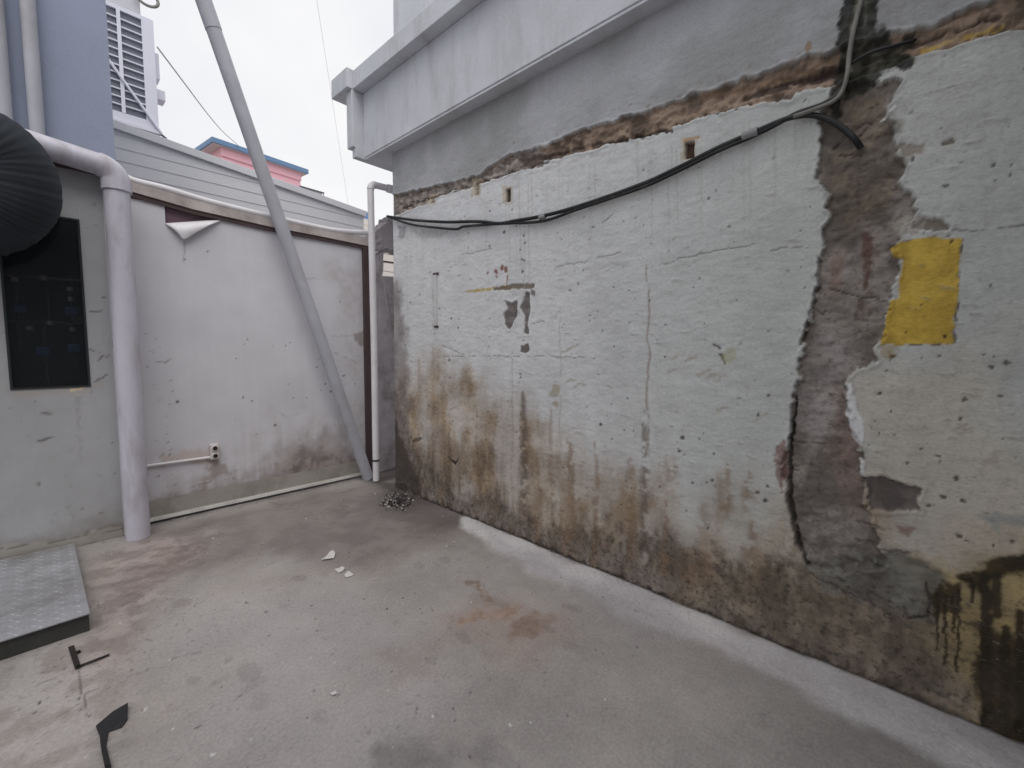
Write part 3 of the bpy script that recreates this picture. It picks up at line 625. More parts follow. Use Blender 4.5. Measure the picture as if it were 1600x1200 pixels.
for i in range(650):
    y_ = rr_.uniform(-0.4, 3.95); z_ = rr_.uniform(0.1, 2.75)**1.0
    wp.spot_at(y_, z_, 0.003+0.008*rr_.rand()**3, sp*rr_.uniform(0.7, 2.2), rr_.uniform(0.3, 0.85), asp=rr_.uniform(0.6, 1.3), depth=0.003, seed=int(rr_.randint(1, 60)))
for i in range(240):    # thin scuffs and trowel ridges
    y_ = rr_.uniform(-0.4, 3.8); z_ = rr_.uniform(0.3, 2.6); L_ = rr_.uniform(0.01, 0.05)
    idx = np.nonzero((np.abs(a-y_) < L_*1.2) & (np.abs(b-z_) < 0.02))[0]
    if idx.size:
        q = np.hypot((a[idx]-y_)/L_, (b[idx]-z_-0.15*(a[idx]-y_))/0.006); mm = sstep(1, 0.4, q)
        wp.put(idx, mm*rr_.uniform(0.15, 0.5), A(120,114,108,EW)); wp.d[idx] += -0.003*mm
# cracks
for pl in ([(868,418),(890,413),(915,409),(935,403),(960,398),(975,392),(983,384)], [(1200,395),(1222,388),(1240,386),(1262,386),(1284,384)], [(1480,356),(1530,360),(1600,352),(1650,348)], [(720,398),(745,394),(768,388)],
           [(800,557),(850,557),(930,559)], [(690,557),(760,556),(800,558)], [(830,505),(850,502)], [(690,540),(730,556)], [(940,350),(960,330)], [(610,480),(640,560)], [(1010,420),(1080,400),(1180,380)]):
    wp.line(pl, 0.0045, A(104,100,98,EW), 0.75, wob=0.006, size=0.04, depth=0.003, brk=0.3, seed=100)
# pale run lines, line below cables
wp.line([(810,265),(812,340),(815,420)], 0.012, A(150,146,140,EW), 0.4, wob=0.004, soft=0.9, seed=101)
wp.line([(820,360),(818,470)], 0.006, A(140,136,132,EW), 0.5, wob=0.006, seed=102)
wp.line([(652,685),(645,690),(658,685)], 0.02, A(70,60,56,EW), 0.8, wob=0.006, seed=103)
# dirty far end next to the corner pipe
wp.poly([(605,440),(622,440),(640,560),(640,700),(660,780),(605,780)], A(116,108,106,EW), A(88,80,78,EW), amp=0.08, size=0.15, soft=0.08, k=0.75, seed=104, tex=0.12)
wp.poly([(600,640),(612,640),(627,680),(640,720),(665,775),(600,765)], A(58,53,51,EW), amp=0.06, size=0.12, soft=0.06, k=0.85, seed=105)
wp.poly([(622,352),(634,352),(632,372),(624,374)], A(122,122,124,EW), amp=0.012, size=0.03, soft=0.012, k=0.7, seed=106)
wp.poly([(640,360),(700,360),(690,372),(660,374)], A(140,138,138,EW), amp=0.02, size=0.03, soft=0.02, k=0.5, seed=107)
# sockets where joists were
for (x0, y0, x1, y1, c_) in [(1070,223,1084,246,A(56,42,34,0.5)), (790,296,797,314,A(60,54,50,EW)), (741,284,748,303,A(122,116,104,EW)), (672,308,678,316,A(92,88,90,EW))]:
    wp.poly([(x0-6,y0-6),(x1+4,y0-6),(x1+3,y1+5),(x0-5,y1+4)], A(158,146,128,EW), amp=0.008, size=0.03, soft=0.008, k=0.7, seed=108)
    wp.poly([(x0,y0),(x1,y0-2),(x1,y1),(x0,y1+2)], c_, amp=0.004, size=0.02, soft=0.003, depth=0.03, seed=109)
wp.line([(1068,219),(1092,214)], 0.008, A(150,118,84,0.55), 0.9, seed=110)

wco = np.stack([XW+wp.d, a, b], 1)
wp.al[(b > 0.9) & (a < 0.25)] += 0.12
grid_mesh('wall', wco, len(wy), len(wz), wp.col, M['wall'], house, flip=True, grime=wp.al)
# body of the house behind the skin, upper storey above the ledge
CORE = XW+0.10
box('house_body', (CORE, 9.0, -6.0, YE-0.003, -0.1, 3.46), M['render'], house)
bm = bmesh.new(); add_box(bm, XW+0.012, CORE-0.002, YE-0.004, YE+0.004, -0.06, 3.44)
bm_obj('corner_bead', bm, M['concrete'], house)
box('upper_wall', (XW+0.03, 9.0, -6.0, YE-0.003, 4.10, 7.4), M['render'], house)
# projecting ledge
led = empty('ledge', (0, 0, 0), 'x', 'x', None); del led['label']; del led['category']; del led['kind']
led.parent = house; led.location = -Vector(house.location)
def lpart(name, ext, bev=0.006):
    bm = bmesh.new(); add_box(bm, *ext, bev=bev)
    me = bpy.data.meshes.new(name); bmesh.ops.recalc_face_normals(bm, faces=bm.faces); bm.to_mesh(me); bm.free()
    o = bpy.data.objects.new(name, me); col.objects.link(o); me.materials.append(M['render']); o.parent = led
    return o
lpart('fascia', (2.385, 9.0, -6.0, 4.345, 3.445, 4.075))
lpart('drip_edge', (2.392, 8.99, -6.0, 4.33, 3.425, 3.444), 0.002)
lpart('coping', (2.275, 9.0, -6.0, 4.345, 4.076, 4.25))
lpart('end_pier', (2.262, 9.0, 4.346, 4.46, 3.52, 4.075))
lpart('end_pier_foot', (2.292, 9.0, 4.335, 4.41, 3.424, 3.519), 0.004)
lpart('end_coping', (2.215, 9.0, 4.346, 4.69, 4.077, 4.265))

# =================================================================== BACK FENCE
def BP(x, y):
    p = hit(x, y, 1, YB); return p[0], p[2]
fence = empty('panel_fence', (1.5, YB, 0.0), 'white sheet panel fence with one folded corner across the back of the yard', 'fence')
def painted_panel(name, x0, x1, z0, z1, cut=None):
    px_ = axis_coords([(x0, 0.011), (x1, 0.011)]); pz_ = axis_coords([(z0, 0.011), (z1, 0.011)])
    PX, PZ = np.meshgrid(px_, pz_, indexing='ij'); a, b = PX.ravel(), PZ.ravel()
    p = Painter(a, b, BP, A(176, 175, 179, 0.62))
    q1 = fbm(a, b, 0.7, 0.7, 4, 1); q2 = fbm(a, b, 0.08, 0.9, 4, 2); q3 = fbm(a, b, 0.15, 0.15, 5, 3)
    p.col *= (1+0.07*(q1[:, None]-0.5)+0.05*(q2[:, None]-0.5)+0.04*(q3[:, None]-0.5))
    p.d += 0.010*(q1-0.5)
    st = sstep(0.75, 0.05, b+0.5*(q3-0.5)+0.35*(q2-0.5)-0.10*(a-1.2))*0.55
    p.col = p.col*(1-st[:, None])+A(148,139,134,0.62)[None, :]*st[:, None]
    st = sstep(0.42, 0.12, b+0.35*(q3-0.5)+0.25*(q2-0.5))*0.6*sstep(0.35, 0.65, q3)
    p.col = p.col*(1-st[:, None])+A(106,96,91,0.62)[None, :]*st[:, None]
    p.poly([(430,690),(470,680),(500,690),(530,700),(565,720),(570,745),(440,760),(420,720)], A(92,82,79,0.62), A(132,121,118,0.62), amp=0.14, size=0.25, soft=0.16, k=0.8, seed=5, tex=0.06)
    p.poly([(250,712),(290,704),(345,700),(340,720),(250,730)], A(158,140,130,0.62), amp=0.05, size=0.1, soft=0.04, k=0.6, seed=6)
    p.poly([(320,716),(350,714),(360,740),(330,745)], A(120,104,98,0.62), amp=0.05, size=0.06, soft=0.03, k=0.6, seed=7)
    p.poly([(520,420),(572,400),(574,560),(560,700),(540,600),(528,500)], A(164,160,160,0.62), A(146,140,138,0.62), amp=0.14, size=0.25, soft=0.14, k=0.5, seed=8, tex=0.05)
    p.poly([(556,525),(568,520),(570,540),(558,536)], A(110,100,92,0.62), amp=0.04, size=0.05, soft=0.02, k=0.7, seed=9)
    for pl in ([(478,436),(515,436)], [(520,526),(560,524)], [(500,540),(560,568)], [(430,640),(445,650)]):
        p.line(pl, 0.014, A(140,134,132,0.62), 0.5, wob=0.012, soft=0.9, brk=0.3, seed=10)
    p.line([(288,378),(288,400),(286,410)], 0.008, A(128,124,128,0.62), 0.6, soft=0.9, seed=11)
    for (x, y, r_) in [(325,393,.010),(289,405,.008),(531,471,.010),(447,540,.010),(453,535,.006),(498,560,.008),(495,573,.007),(508,600,.010),(517,611,.012),(538,587,.018),(541,557,.010),(555,600,.007),(479,622,.012),(458,622,.008),(387,530,.010),(380,621,.010),(277,627,.012),(380,620,.008),(394,627,.008),(429,664,.012),(540,630,.008),(475,575,.006),(450,600,.006),(370,560,.010)]:
        p.spot(x, y, r_, A(72,66,66,0.62), 0.85)
    for pl in ([(243,565),(258,566),(266,562)], [(262,709),(268,702)], [(262,760),(276,757)], [(300,760),(330,752)]):
        p.line(pl, 0.010, A(96,88,86,0.62), 0.6, wob=0.01, soft=0.9, brk=0.3, seed=12)
    p.spot(490, 683, 0.016, A(216,214,214,0.62), 0.9)
    for i in range(80):
        p.spot_at(x0+(x1-x0)*rr_.rand()**0.5, rr_.uniform(z0, z1)*rr_.rand()**1.1, 0.004+0.006*rr_.rand()**2, A(84,78,78,0.62)*rr_.uniform(0.8, 1.6), rr_.uniform(0.2, 0.7), seed=i % 41)
    keep = None
    if cut is not None:
        nu, nv = len(px_), len(pz_)
        (ax_, az_), (bx_, bz_) = cut
        # slide the vertices above the fold down onto the fold line
        lim = az_+(a-ax_)*(bz_-az_)/(bx_-ax_)
        b = np.where(a < bx_, np.minimum(b, lim), b)
    co = np.stack([a, YB+p.d, b], 1)
    return grid_mesh(name, co, len(px_), len(pz_), p.col, M['panel'], fence, keep=keep)
fA = hit(258, 350, 1, YB); fB = hit(350, 343, 1, YB); fT = hit(287, 375, 1, YB-0.045)
painted_panel('panel', 0.40, 0.7555, 0.04, 2.645)
painted_panel('panel', 0.7555, 2.505, 0.04, 2.64, cut=((fA[0], fA[2]), (fB[0], fB[2])))
# folded-down corner: bent sheet with thickness
bm = bmesh.new(); n = 10
A3, B3, T3 = Vector((fA[0]-0.004, YB-0.004, fA[2]+0.002)), Vector((fB[0], YB-0.004, fB[2])), Vector(fT)
rows = []
for i in range(n+1):
    s = i/n; l = A3.lerp(T3, s); r_ = B3.lerp(T3, s)
    bow = -0.030*math.sin(math.pi*min(1, s*1.05))
    row = []
    for j in range(n+1):
        q = l.lerp(r_, j/n); row.append(bm.verts.new((q.x, q.y+bow*(0.6+0.4*math.sin(math.pi*j/n)), q.z+0.010*math.sin(math.pi*s))))
    rows.append(row)
for i in range(n):
    for j in range(n):
        try: bm.faces.new((rows[i][j], rows[i][j+1], rows[i+1][j+1], rows[i+1][j]))
        except ValueError: pass
bmesh.ops.remove_doubles(bm, verts=bm.verts, dist=0.0005)
fl = bm_obj('folded_corner', bm, M['pvc_white'], fence, smooth=True)
sm = fl.modifiers.new('thickness', 'SOLIDIFY'); sm.thickness = 0.003
box('backing_board', (0.40, 2.50, YB+0.022, YB+0.05, 0.05, 2.72), M['maroon'], fence)
zt0, zt1 = 2.64, 2.695
rail_px = [(170,268),(205,290),(300,318),(420,346),(500,362),(585,380)]
rail_pts = [hit(x, y, 1, YB-0.02) for x, y in rail_px]
bm = bmesh.new(); prev = None
for p in rail_pts:
    ring = [bm.verts.new((p[0], yy, p[2]+zz)) for yy, zz in ((YB-0.030, 0.035), (YB-0.034, -0.048), (YB-0.002, -0.05), (YB+0.06, -0.045), (YB+0.06, 0.04))]
    if prev:
        for i in range(5): bm.faces.new((prev[i], ring[i], ring[(i+1) % 5], prev[(i+1) % 5]))
    else: bm.faces.new(ring[::-1])
    prev = ring
bm.faces.new(prev)
bm_obj('top_rail', bm, M['rail'], fence)
bm = bmesh.new(); prev = None
for p in rail_pts:
    ring = [bm.verts.new((p[0], yy, p[2]+zz)) for yy, zz in ((YB-0.022, -0.051), (YB-0.022, -0.085), (YB+0.015, -0.085), (YB+0.015, -0.051))]
    if prev:
        for i in range(4): bm.faces.new((prev[i], ring[i], ring[(i+1) % 4], prev[(i+1) % 4]))
    else: bm.faces.new(ring[::-1])
    prev = ring
bm.faces.new(prev)
bm_obj('under_rail', bm, M['dark_wood'], fence)
box('end_post', (2.508, 2.60, YB-0.03, YB+0.06, 0.0, 2.66), M['dark_wood'], fence, bev=0.003)
bm = bmesh.new(); add_prism(bm, [(YB-0.010, 0.185), (YB-0.013, 0.185), (YB-0.022, 0.05), (YB-0.055, 0.042), (YB-0.055, 0.026), (YB-0.010, 0.026)], 0, 0.50, 2.47)
bm_obj('base_flashing', bm, M['flashing'], fence)
box('base_lip', (0.50, 2.465, YB-0.062, YB-0.0555, 0.022, 0.052), M['lip'], fence, bev=0.002)

tp = smooth_path([hit(x, y, 1, YB-0.01) for x, y in [(175,262),(205,281),(255,294),(330,316),(420,338),(500,356),(540,362),(582,364)]], 6)
tag(tube('conduit_pipe', tp, 0.028, M['pvc_white'], seg=12), 'long sagging pale pipe lying along the top of the white fence', 'pipe')

# outlet and its surface conduit
ou = empty('outlet_box', (1.017, YB-0.03, 0.53), 'small double power outlet box low on the white fence', 'outlet')
box('back_box', (0.983, 1.051, YB-0.050, YB-0.008, 0.462, 0.602), M['outlet'], ou, bev=0.006)
for zc in (0.568, 0.498):
    bm = bmesh.new()
    bmesh.ops.create_cone(bm, cap_ends=True, segments=16, radius1=0.026, radius2=0.024, depth=0.014, matrix=Matrix.Translation((1.017, YB-0.056, zc)) @ Matrix.Rotation(math.pi/2, 4, 'X'))
    so = bm_obj('socket', bm, M['outlet'], ou)
    bm = bmesh.new()
    bmesh.ops.create_cone(bm, cap_ends=True, segments=16, radius1=0.018, radius2=0.018, depth=0.004, matrix=Matrix.Translation((1.017, YB-0.0645, zc)) @ Matrix.Rotation(math.pi/2, 4, 'X'))
    me = bpy.data.meshes.new('recess'); bm.to_mesh(me); bm.free(); me.materials.append(M['black'])
    ro = bpy.data.objects.new('recess', me); col.objects.link(ro); ro.parent = so
tag(tube('surface_conduit', [(0.47, YB-0.022, 0.490), (0.75, YB-0.022, 0.487), (0.995, YB-0.022, 0.483)], 0.012, M['pvc_white'], seg=10), 'thin white conduit running to the outlet on the white fence', 'conduit')

# =================================================================== STUB WALL in the corner
stub = empty('stub_wall', (2.8, 4.615, 0.0), 'rough bare concrete stub wall with a gap beside the corner pipe', 'wall')
def stub_piece(name, poly, y0, y1, seed):
    bm = bmesh.new(); add_prism(bm, poly, 1, y0, y1)
    bmesh.ops.triangulate(bm, faces=[f for f in bm.faces if len(f.verts) > 4])
    bmesh.ops.subdivide_edges(bm, edges=list(bm.edges), cuts=5, use_grid_fill=True)
    r3 = random.Random(seed)
    for v in bm.verts: v.co += Vector((r3.uniform(-1, 1)*0.006, r3.uniform(-1, 1)*0.010, r3.uniform(-1, 1)*0.008))
    return bm_obj(name, bm, M['concrete'], stub)
SY = 4.615
def SP(x, y):
    p = hit(x, y, 1, SY); return p[0], p[2]
stub_piece('upper_block', [SP(583,366), SP(607,344), SP(607,338), (3.2, SP(612,333)[1]), (3.2, SP(612,392)[1]), SP(603,388), SP(583,394)], SY, SY+0.22, 1)
zb = SP(606,432)[1]
stub_piece('lower_block', [(2.604, 0.0), (3.2, 0.0), (3.2, zb+0.03), SP(606,431), SP(596,432), (2.604, zb-0.02)], SY, SY+0.22, 2)
stub_piece('gap_jamb', [SP(588,396), SP(600,392), SP(600,430), SP(588,434)], SY+0.02, SY+0.20, 3)
tube('iron_bar', [(SP(594,405)[0], SY+0.1, SP(600,406)[1]), (3.15, SY+0.1, SP(612,406)[1])], 0.008, M['rust'], stub, seg=8)

# =================================================================== SHED on the left
shed = empty('shed', (0.0, 4.46, 0.0), 'white painted shed wall with a dark window behind the thick drainpipe', 'shed')
YS = 4.46
sx0, sx1, sz1 = -2.2, 0.385, 2.735
wx0, wx1, wz0, wz1 = -0.146, 0.222, 1.19, 2.367
def SHP(x, y):
    p = hit(x, y, 1, YS); return p[0], p[2]
xs_ = np.unique(np.concatenate([[sx0, -1.2], axis_coords([(-0.6, 0.012), (wx0, 0.012)]), axis_coords([(wx0, 0.012), (wx1, 0.012)]), axis_coords([(wx1, 0.012), (sx1, 0.012)])]))
zs_ = np.unique(np.concatenate([axis_coords([(0.0, 0.012), (wz0, 0.012)]), axis_coords([(wz0, 0.012), (wz1, 0.012)]), axis_coords([(wz1, 0.012), (sz1, 0.012)])]))
SX, SZ = np.meshgrid(xs_, zs_, indexing='ij'); a, b = SX.ravel(), SZ.ravel()
p = Painter(a, b, SHP, A(143, 143, 144, 0.62))
q1 = fbm(a, b, 0.6, 0.6, 4, 1); q2 = fbm(a, b, 0.15, 0.7, 4, 2); q3 = fbm(a, b, 0.1, 0.1, 5, 3)
p.col *= (1+0.08*(q1[:, None]-0.5)+0.06*(q2[:, None]-0.5)+0.05*(q3[:, None]-0.5))
p.d += 0.008*(q1-0.5)+0.002*(q3-0.5)
st = sstep(0.32, 0.0, b+0.2*(q3-0.5)+0.15*(q1-0.5))*0.6
p.col = p.col*(1-st[:, None])+A(112,106,100,0.62)[None, :]*st[:, None]
p.poly([(140,835),(190,820),(200,845),(140,850)], A(86,78,72,0.62), amp=0.04, size=0.1, soft=0.03, k=0.7, seed=4)
p.poly([(0,855),(80,845),(190,822),(190,840),(0,880)], A(150,146,138,0.62), amp=0.02, size=0.06, soft=0.01, k=0.6, seed=5)
p.line([(0,858),(70,848),(130,838),(190,826)], 0.006, A(90,86,82,0.62), 0.7, wob=0.006, brk=0.2, seed=6)
for pl in ([(154,564),(160,556)], [(165,560),(170,556)], [(150,596),(160,590),(168,586)], [(66,647),(80,647)], [(140,545),(146,548)], [(142,488),(160,486)], [(60,690),(80,684)]):
    p.line(pl, 0.010, A(78,68,68,0.62), 0.75, wob=0.008, soft=0.8, seed=7)
p.poly([(10,606),(138,603),(165,598),(140,615),(100,618),(20,622)], A(140,134,128,0.62), amp=0.02, size=0.05, soft=0.02, k=0.55, seed=8)
p.line([(110,610),(130,606)], 0.010, A(196,172,140,0.62), 0.8, seed=9)
for pl in ([(122,620),(124,680),(126,720)], [(108,790),(114,810)], [(150,740),(160,745)], [(100,710),(112,700)]):
    p.line(pl, 0.012, A(120,116,116,0.62), 0.5, wob=0.012, soft=0.9, brk=0.3, seed=10)
for (x, y, r_) in [(163,465,.012),(157,802,.010),(177,692,.008),(130,795,.008),(110,760,.012),(60,755,.02)]: p.spot(x, y, r_, A(84,78,78,0.62), 0.75)
for i in range(80):
    p.spot_at(rr_.uniform(-0.3, 0.38), rr_.uniform(0, 2.7), 0.004+0.006*rr_.rand()**2, A(96,90,90,0.62), rr_.uniform(0.2, 0.6), seed=i % 41)
i = np.arange((len(xs_)-1)*(len(zs_)-1)); rI = i//(len(zs_)-1); cI = i % (len(zs_)-1)
cxm = (xs_[rI]+xs_[rI+1])/2; czm = (zs_[cI]+zs_[cI+1])/2
keep = ~((cxm > wx0) & (cxm < wx1) & (czm > wz0) & (czm < wz1))
grid_mesh('wall', np.stack([a, YS+p.d, b], 1), len(xs_), len(zs_), p.col, M['shed'], shed, keep=keep)
bm = bmesh.new()
add_box(bm, sx1-0.02, sx1+0.012, YS-0.004, YB+0.05, 0.0, sz1)            # return to the fence
bm_obj('side_return', bm, M['render'], shed)
box('shed_roof_fascia', (sx0, sx1+0.02, YS-0.03, YS+0.1, sz1-0.02, sz1+0.11), M['dark_wood'], shed, bev=0.004)
# window: reveal, tinted pane, dark cabinet with pipework inside
win = empty('window', (0, 0, 0), 'x', 'x'); del win['label']; del win['category']; del win['kind']
win.parent = shed; win.location = -Vector(shed.location)
def sub(name, bm, mat, parent, smooth=False):
    me = bpy.data.meshes.new(name); bmesh.ops.recalc_face_normals(bm, faces=bm.faces); bm.to_mesh(me); bm.free()
    if smooth:
        for q in me.polygons: q.use_smooth = True
    me.materials.append(mat); o = bpy.data.objects.new(name, me); col.objects.link(o); o.parent = parent
    return o
bm = bmesh.new()
add_box(bm, wx0-0.012, wx0, YS-0.006, YS+0.05, wz0-0.012, wz1+0.012); add_box(bm, wx1, wx1+0.012, YS-0.006, YS+0.05, wz0-0.012, wz1+0.012)
add_box(bm, wx0, wx1, YS-0.006, YS+0.05, wz0-0.012, wz0); add_box(bm, wx0, wx1, YS-0.006, YS+0.05, wz1, wz1+0.012)
sub('frame', bm, M['interior'], win)
bm = bmesh.new(); add_box(bm, wx0, wx1, YS+0.012, YS+0.017, wz0, wz1); sub('pane', bm, M['glass'], win)
bm = bmesh.new()
add_box(bm, wx0-0.10, wx1+0.10, YS+0.40, YS+0.42, wz0-0.1, wz1+0.1); add_box(bm, wx0-0.10, wx0-0.08, YS+0.055, YS+0.40, wz0-0.1, wz1+0.1)
add_box(bm, wx1+0.08, wx1+0.10, YS+0.055, YS+0.40, wz0-0.1, wz1+0.1); add_box(bm, wx0-0.1, wx1+0.1, YS+0.055, YS+0.40, wz0-0.12, wz0-0.10); add_box(bm, wx0-0.1, wx1+0.1, YS+0.055, YS+0.40, wz1+0.1, wz1+0.12)
sub('cabinet_lining', bm, M['interior'], win)
man = empty('pipe_manifold', (0.03, YS+0.2, wz0), 'metal pipework with blue valve handles behind the dark shed window', 'pipework')
PY = YS+0.13
for zc in (1.955, 1.640):
    tube('cross_pipe', [(wx0-0.05, PY, zc), (wx1+0.05, PY, zc)], 0.010, M['pipe_dark'], man, seg=10)
for xc, z0_, z1_ in ((-0.10, 1.45, 1.99), (0.17, 1.35, 1.99), (0.02, 1.2, 1.67), (0.05, 1.62, 1.99)):
    tube('riser', [(xc, PY+0.03, z0_), (xc, PY+0.03, z1_)], 0.010, M['pipe_dark'], man, seg=10)
for xc, zc in ((-0.085, 1.73), (0.165, 1.73), (0.005, 1.44), (0.165, 1.46)):
    bm = bmesh.new(); add_box(bm, xc-0.035, xc+0.035, PY-0.05, PY-0.03, zc-0.03, zc+0.03, bev=0.01); bm_obj('valve_handle', bm, M['blue_valve'], man)
for xc, zc in ((0.035, 1.955), (0.05, 1.64), (-0.10, 1.93), (0.165, 1.89), (0.165, 1.82), (0.165, 1.60), (-0.05, 1.60)):
    bm = bmesh.new(); bmesh.ops.create_cone(bm, cap_ends=True, segments=12, radius1=0.020, radius2=0.020, depth=0.03, matrix=Matrix.Translation((xc, PY-0.004, zc)))
    bm_obj('union_nut', bm, M['brass'], man)

# =================================================================== building behind the shed
nb = empty('neighbour_building', (-2.0, 5.5, 0.0), 'blue grey rendered building rising behind the white shed', 'building')
box('wall', (-8.0, 0.462, YS+0.12, 7.2, 2.80, 5.0), M['render_blue'], nb)
box('lower_wall', (-8.0, 0.36, YS+0.62, 7.2, 0.0, 2.798), M['render_blue'], nb)
for (pxc, r_, lab) in ((52, 0.040, 'vertical grey pipe on the blue grey building, nearer the leaning pole'), (2, 0.040, 'vertical grey pipe on the blue grey building at the left edge')):
    q = hit(pxc, 120, 1, YS+0.06)
    tag(tube('vertical_pipe', [(q[0], YS+0.07, 2.80), (q[0], YS+0.07, 5.0)], r_, M['pvc_dull'], seg=14), lab, 'pipe')

# thick drainpipe with elbow
dp = empty('drainpipe', (0.445, 4.36, 0.0), 'thick grey drainpipe with rounded elbow running down beside the shed', 'pipe')
DX, DY, DR = 0.435, 4.345, 0.075
tube('downpipe', [(DX, DY, 0.0), (DX, DY, 1.3), (DX, DY, 2.66)], DR, M['pvc'], dp, seg=28)
ex = []
for k_ in range(13):
    t = k_/12*math.radians(84); R_ = 0.105
    ex.append((DX-R_+R_*math.cos(t), DY, 2.66+R_*math.sin(t)))
tube('elbow', ex, DR+0.006, M['pvc'], dp, seg=28)
e = Vector(ex[-1]); d_ = Vector((-1, -0.02, 0.11)).normalized()
tube('top_run', [e-d_*0.01, e+d_*0.25, e+d_*0.9], DR, M['pvc'], dp, seg=28)
tube('collar', [(DX, DY, 2.60), (DX, DY, 2.672)], DR+0.011, M['pvc'], dp, seg=28)

# black ribbed duct
def RP(x, y, yy=4.14): return Vector(hit(x, y, 1, yy))
cpath = smooth_path([Vector((-1.1, 3.98, 2.66)), Vector((-0.62, 4.02, 2.68)), Vector((-0.30, 4.06, 2.66)), Vector((-0.12, 4.08, 2.58)), Vector((-0.085, 4.10, 2.42)), Vector((-0.15, 4.14, 2.28)), Vector((-0.26, 4.18, 2.16))], 40)
vn_ = fbm(np.arange(len(cpath))*0.02, np.zeros(len(cpath)), 0.5, 1, 3, 5)
rads = []
for i_ in range(len(cpath)):
    t = i_/(len(cpath)-1)
    rads.append((0.235-0.04*max(0, t-0.7)/0.3)+0.0014*math.sin(i_*2*math.pi/6)*(0.4+1.2*vn_[i_])+0.020*(vn_[i_]-0.5))
du = tube('ribbed_duct', cpath, rads, M['black_rubber'], seg=40)
tag(du, 'bulky black ribbed duct hanging over the top of the shed window', 'duct')

# =================================================================== leaning pole and corner pipe
lp0, lp1 = Vector((2.435, 4.46, 0.0)), Vector(hit(318, 0, 1, 4.535))
dirp = (lp1-lp0).normalized()
tend = 5.3/dirp.z
le = empty('leaning_pipe', lp0, 'long grey plastic pipe leaning diagonally across the white fence', 'pipe')
LR = 0.059
tube('pipe', [lp0+Vector((0, 0, 0.012)), lp0+dirp*3.0, lp0+dirp*tend], LR, M['pvc_dull'], le, seg=22)
jt = ((hit(333, 46, 1, 4.535)[2]-lp0.z)/dirp.z)
tube('coupling', [lp0+dirp*(jt-0.003), lp0+dirp*(jt+0.9)], LR+0.004, M['pvc_dull'], le, seg=22)

tpz = 3.225
cp = empty('corner_pipe', (2.452, 4.32, 0.0), 'slim white vertical pipe standing in the corner, bent into the house at its top', 'pipe')
TX, TY, TR = 2.452, 4.32, 0.034
tube('riser', [(TX, TY, 0.012), (TX, TY, 1.5), (TX-0.012, TY, tpz-0.09)], TR, M['pvc_white'], cp, seg=18)
ex = [(TX-0.012+0.06-0.06*math.cos(t), TY, tpz-0.09+0.06*math.sin(t)) for t in [math.radians(90*k_/8) for k_ in range(9)]]
tube('elbow', ex, TR+0.003, M['pvc_white'], cp, seg=18)
tube('wall_run', [ex[-1], (TX+0.16, TY+0.0, tpz-0.025), (3.1, TY, tpz-0.01)], TR, M['pvc_white'], cp, seg=18)
tube('socket', [(TX+0.19, TY, tpz-0.024), (TX+0.30, TY, tpz-0.022)], TR+0.010, M['pvc_white'], cp, seg=18)
tube('clamp', [(TX, TY, 0.236), (TX, TY, 0.252)], TR+0.006, M['cable'], cp, seg=18)

# =================================================================== cables on the house wall
def WC(x, y, off=0.03): return Vector(hit(x, y, 0, XW-off))
c1 = [(605,338,.03),(640,343),(660,345),(700,347),(745,346),(780,349),(805,345),(850,337),(905,322),(1000,289),(1060,262),(1120,232),(1180,206),(1225,187),(1250,181),(1270,180),(1295,187),(1320,203),(1336,218),(1345,231,.0)]
c2 = [(605,338,.03),(640,350),(675,355),(712,358),(725,354),(760,351),(795,349),(850,345),(905,326),(1000,294),(1060,267),(1120,237),(1180,211),(1212,195),(1245,177),(1280,165),(1300,155),(1312,143,.02),(1320,132,-.02)]
def cable(name, pts, r_, mat, lab):
    P = smooth_path([WC(q[0], q[1], q[2] if len(q) > 2 else 0.028) for q in pts], 6)
    return tag(tube(name, P, r_, mat, seg=10), lab, 'cable')
cable('wall_cable', c1, 0.0125, M['cable'], 'black cable drooping along the house wall and ending in the grey scar')
cable('wall_cable', c2, 0.0105, M['cable'], 'black cable along the house wall that ends at the foot of the tar stain')
cable('wall_cable', [(1240,182,.045),(1275,170,.045),(1302,158,.04),(1316,142,.03),(1324,115,.03),(1327,85,.03),(1333,50,.03),(1343,10,.03),(1356,-40,.03)], 0.0095, M['cable_grey'], 'dusty grey cable climbing the tar stained strip')
cable('wall_cable', [(1328,100,.02),(1360,82,.03),(1395,72,.02),(1418,66,.0),(1430,63,-.03)], 0.007, M['cable'], 'short black cable branching right from the tar stain')
tag(tube('cable_tie', [WC(1160,214), WC(1184,205)], 0.022, M['tape'], seg=12), 'pale tape wrap around the two drooping cables', 'tape')
tag(tube('cable_tie', [WC(843,340), WC(852,338)], 0.016, M['tape'], seg=12), 'small pale clip on the cable near the middle of the wall', 'clip')

# wall strip
s0, s1 = WP(675, 426), WP(686, 514)
ws = empty('wall_strip', (XW-0.01, 3.31, 1.92), 'narrow white upright strip fixed on the house wall near the corner', 'batten')
ym = (s0[0]+s1[0])/2
box('batten', (XW-0.022, XW+0.006, ym-0.035, ym+0.03, s1[1]+0.03, s0[1]-0.03), M['strip'], ws, bev=0.003)
box('bracket', (XW-0.012, XW+0.006, ym-0.050, ym+0.025, s0[1]-0.029, s0[1]-0.008), M['dark_wood'], ws, bev=0.002)
box('bracket', (XW-0.012, XW+0.006, ym-0.050, ym+0.01, s1[1]+0.012, s1[1]+0.029), M['dark_wood'], ws, bev=0.002)

